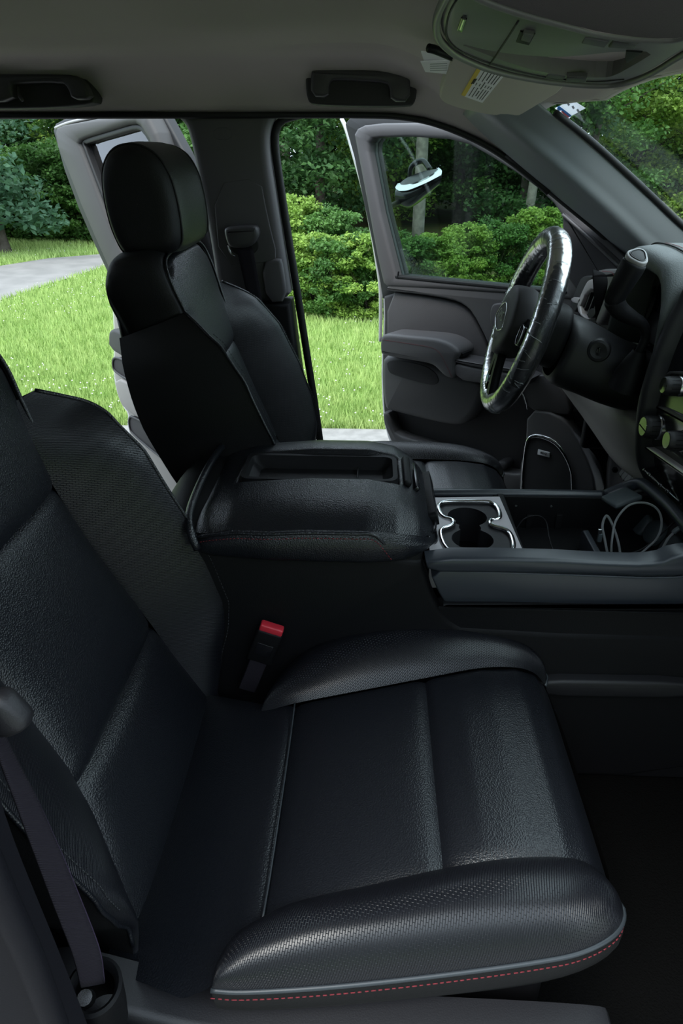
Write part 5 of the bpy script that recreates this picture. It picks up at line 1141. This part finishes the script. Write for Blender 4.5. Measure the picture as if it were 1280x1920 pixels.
def bare_trunk(px_, yy, r_, m, lab, h=8, lean=.0):
    x, y = polar(px_, yy); root = empty('tree', (x, y, -.1), lab, 'tree', 'bare trunked trees at the wood edge'); o = tube('trunk', [(x, y, -.1), (x + lean * .3, y, h * .3), (x + lean * .7, y + .1, h * .65), (x + lean, y, h)], lambda t: r_ * (1 - .35 * t), m, root, n=12, ns=20)
bare_trunk(153, 14.4, .11, BARK, 'slender brown trunk at the wood edge right above the driveway end', lean=-.5)
bare_trunk(790, 13.2, .12, BARKL, 'pale grey trunk seen through the door window above the chrome reflection')
bare_trunk(705, 12.5, .09, BARK, 'brown trunk at the left edge of the door window')
bare_trunk(886, 17.5, .10, BARKL, 'thin grey trunk in the middle of the door window', lean=.2)
bare_trunk(1002, 14.6, .10, BARKL, 'pale trunk at the right of the door window', lean=.25)
bare_trunk(112, 17, .07, BARK, 'thin dark trunk left of the rear door frame', lean=.3)
for i, px_ in enumerate(range(-7, 8)):  # unseen row added behind the camera to block low sky light
    tree(['dark', 'mid', 'dark'][i % 3], px_ * 1.9 + R1.uniform(-.4, .4), -11 - R1.uniform(0, 1.5), R1.uniform(.8, 1.0), R1.uniform(0, 6.28), ORD[px_ + 7] + ' tree' + (' from the left' if px_ > -7 else '') + ' in the unseen row added behind the camera', 'trees added behind the camera')
# forest floor
fp_ = [polar(-500, 14.2), polar(100, 14.0), polar(235, 14.5), polar(420, 9.5), polar(560, 7.4), polar(900, 9.3), polar(1300, 10), polar(1700, 10), polar(1700, 60), polar(-500, 60)]
gnd('ground_woods', fp_, .004, EARTH, 'brown leaf litter of the woodland floor')
# bushes in front of the woods
bproto = [tree_mesh('foliage', LEAF_Y, 150, 16000, .06, 1.45, .95, .066, 11, (.07, .24)), tree_mesh('foliage', LEAF_M, 130, 15000, .06, 1.35, .90, .066, 12, (.07, .24)), tree_mesh('foliage', LEAF_Y, 120, 13000, .05, 1.1, .85, .06, 13, (.07, .22))]
def stems(seed, h):
    r = random.Random(seed); V, F = [], []
    for i in range(9):
        a = r.uniform(0, 6.28); p = [(0, 0, 0), (math.cos(a) * .15, math.sin(a) * .15, h * .5), (math.cos(a) * .45, math.sin(a) * .45, h)]
        v, f = tubemesh(p, lambda t: .014 * (1 - .7 * t), 5, ns=6); k = len(V); V += [tuple(q) for q in v]; F += [tuple(j + k for j in g) for g in f]
    me = bpy.data.meshes.new('stems'); me.from_pydata(V, [], F); me.materials.append(BARK); return me
stm = stems(5, .9)
bsp = [(545, 7.2, 0, 0.37, 'small bright bush at the left end of the hedge beside the pillar'), (585, 6.9, 0, 0.54, 'bright yellow green bush right of the pillar'), (640, 6.7, 1, 0.59, 'mid green leafy bush in the centre of the hedge'), (695, 6.6, 0, 0.56, 'bright bush partly hidden by the door edge'), (760, 6.9, 1, 0.59, 'bush behind the left part of the door window'), (820, 7.2, 2, 0.68, 'low bright bush behind the lower part of the door window'), (880, 7.6, 0, 0.56, 'yellow green bush behind the middle of the door window'), (950, 7.9, 1, 0.62, 'rounded bush behind the right part of the door window'), (1020, 8.3, 0, 0.65, 'bush seen just above the steering wheel'), (1090, 8.8, 1, 0.65, 'bush hidden beyond the mirror sail'), (620, 8.6, 1, 0.68, 'taller green bush behind the bright hedge'), (540, 8.8, 0, 0.71, 'tall light green shrub with upright shoots beside the pillar')]
for px_, yy, k, s, lab in bsp:
    x, y = polar(px_, yy); root = empty('bush', (x, y, 0), lab, 'bush', 'bushes along the lawn'); root.scale = (s,) * 3; root.rotation_euler = (0, 0, R1.uniform(0, 6.28))
    for me in (bproto[k], stm): o = bpy.data.objects.new(me.name.split('.')[0], me); COL.objects.link(o); o.parent = root
for i, px_ in enumerate(range(-300, 420, 62)):
    x, y = polar(px_, 13.3 + R1.uniform(-.4, .6)); s = R1.uniform(1.0, 1.5); root = empty('bush', (x, y, 0), ORD[i] + ' undergrowth bush' + (' from the left' if i else '') + ' along the wood edge beyond the driveway', 'bush', 'undergrowth beyond the driveway'); root.scale = (s,) * 3
    for me in (bproto[1], stm): o = bpy.data.objects.new(me.name.split('.')[0], me); COL.objects.link(o); o.parent = root
# grass blades and clover
n = 150000; u = rng.random(n); Yd = 4.2 + 11.0 * u ** 1.5; pxr = rng.uniform(-260, 900, n); slope = (pxr - 640) / FPX / .883
gx = slope * Yd - .0436 * Yd; gy = Yd + CAM[1]
def pip(x, y, poly):
    c = np.zeros(len(x), bool); k = len(poly)
    for i in range(k):
        x1, y1 = poly[i]; x2, y2 = poly[(i + 1) % k]; t = ((y1 > y) != (y2 > y)) & (x < (x2 - x1) * (y - y1) / ((y2 - y1) + 1e-12) + x1); c ^= t
    return c
keep = ~pip(gx, gy, [(p[0], p[1]) for p in dv]) & ~pip(gx, gy, fp_) & (gy > 3.13); gx, gy = gx[keep], gy[keep]; n = len(gx)
h = rng.uniform(.02, .05, n) * (1 + .06 * gy); a = rng.uniform(0, 6.28, n); wd = .0035 * (1 + .12 * gy); lean = rng.uniform(-.6, .6, (n, 2)) * h[:, None]
V = np.zeros((n, 3, 3)); V[:, 0, 0] = gx - np.cos(a) * wd; V[:, 0, 1] = gy - np.sin(a) * wd; V[:, 1, 0] = gx + np.cos(a) * wd; V[:, 1, 1] = gy + np.sin(a) * wd; V[:, 2, 0] = gx + lean[:, 0]; V[:, 2, 1] = gy + lean[:, 1]; V[:, 2, 2] = h; V[:, :2, 2] = -.02
me = bpy.data.meshes.new('grass'); me.vertices.add(3 * n); me.vertices.foreach_set('co', V.ravel()); me.loops.add(3 * n); me.loops.foreach_set('vertex_index', np.arange(3 * n)); me.polygons.add(n); me.polygons.foreach_set('loop_start', np.arange(n) * 3); me.polygons.foreach_set('loop_total', np.full(n, 3)); me.materials.append(BLADE); me.update(calc_edges=True)
go = bpy.data.objects.new('grass', me); COL.objects.link(go); tag(go, 'short bright green grass blades of the lawn', 'grass', kind='stuff')
n2 = 1500; idx = rng.choice(n, n2, replace=False); parts = []
V = []; F = []
for i in idx:
    if math.sin(gx[i] * 1.3 + 1) + math.cos(gy[i] * 1.7) < -.2: continue
    r_ = .0065; c = A(gx[i], gy[i], h[i] + .005); k = len(V)
    V += [tuple(c + A(r_, 0, 0)), tuple(c + A(0, r_, 0)), tuple(c - A(r_, 0, 0)), tuple(c - A(0, r_, 0)), tuple(c + A(0, 0, r_)), tuple(c - A(0, 0, r_))]
    F += [(k, k + 1, k + 4), (k + 1, k + 2, k + 4), (k + 2, k + 3, k + 4), (k + 3, k, k + 4), (k + 1, k, k + 5), (k + 2, k + 1, k + 5), (k + 3, k + 2, k + 5), (k, k + 3, k + 5)]
cl = mesh('clover_flowers', V, F, mat('clover_white', (.62, .60, .55), .8), sm=False); tag(cl, 'tiny white clover flowers scattered in the lawn', 'flowers', kind='stuff')
for o in list(bpy.data.objects):
    if '_w' in o: del o['_w']
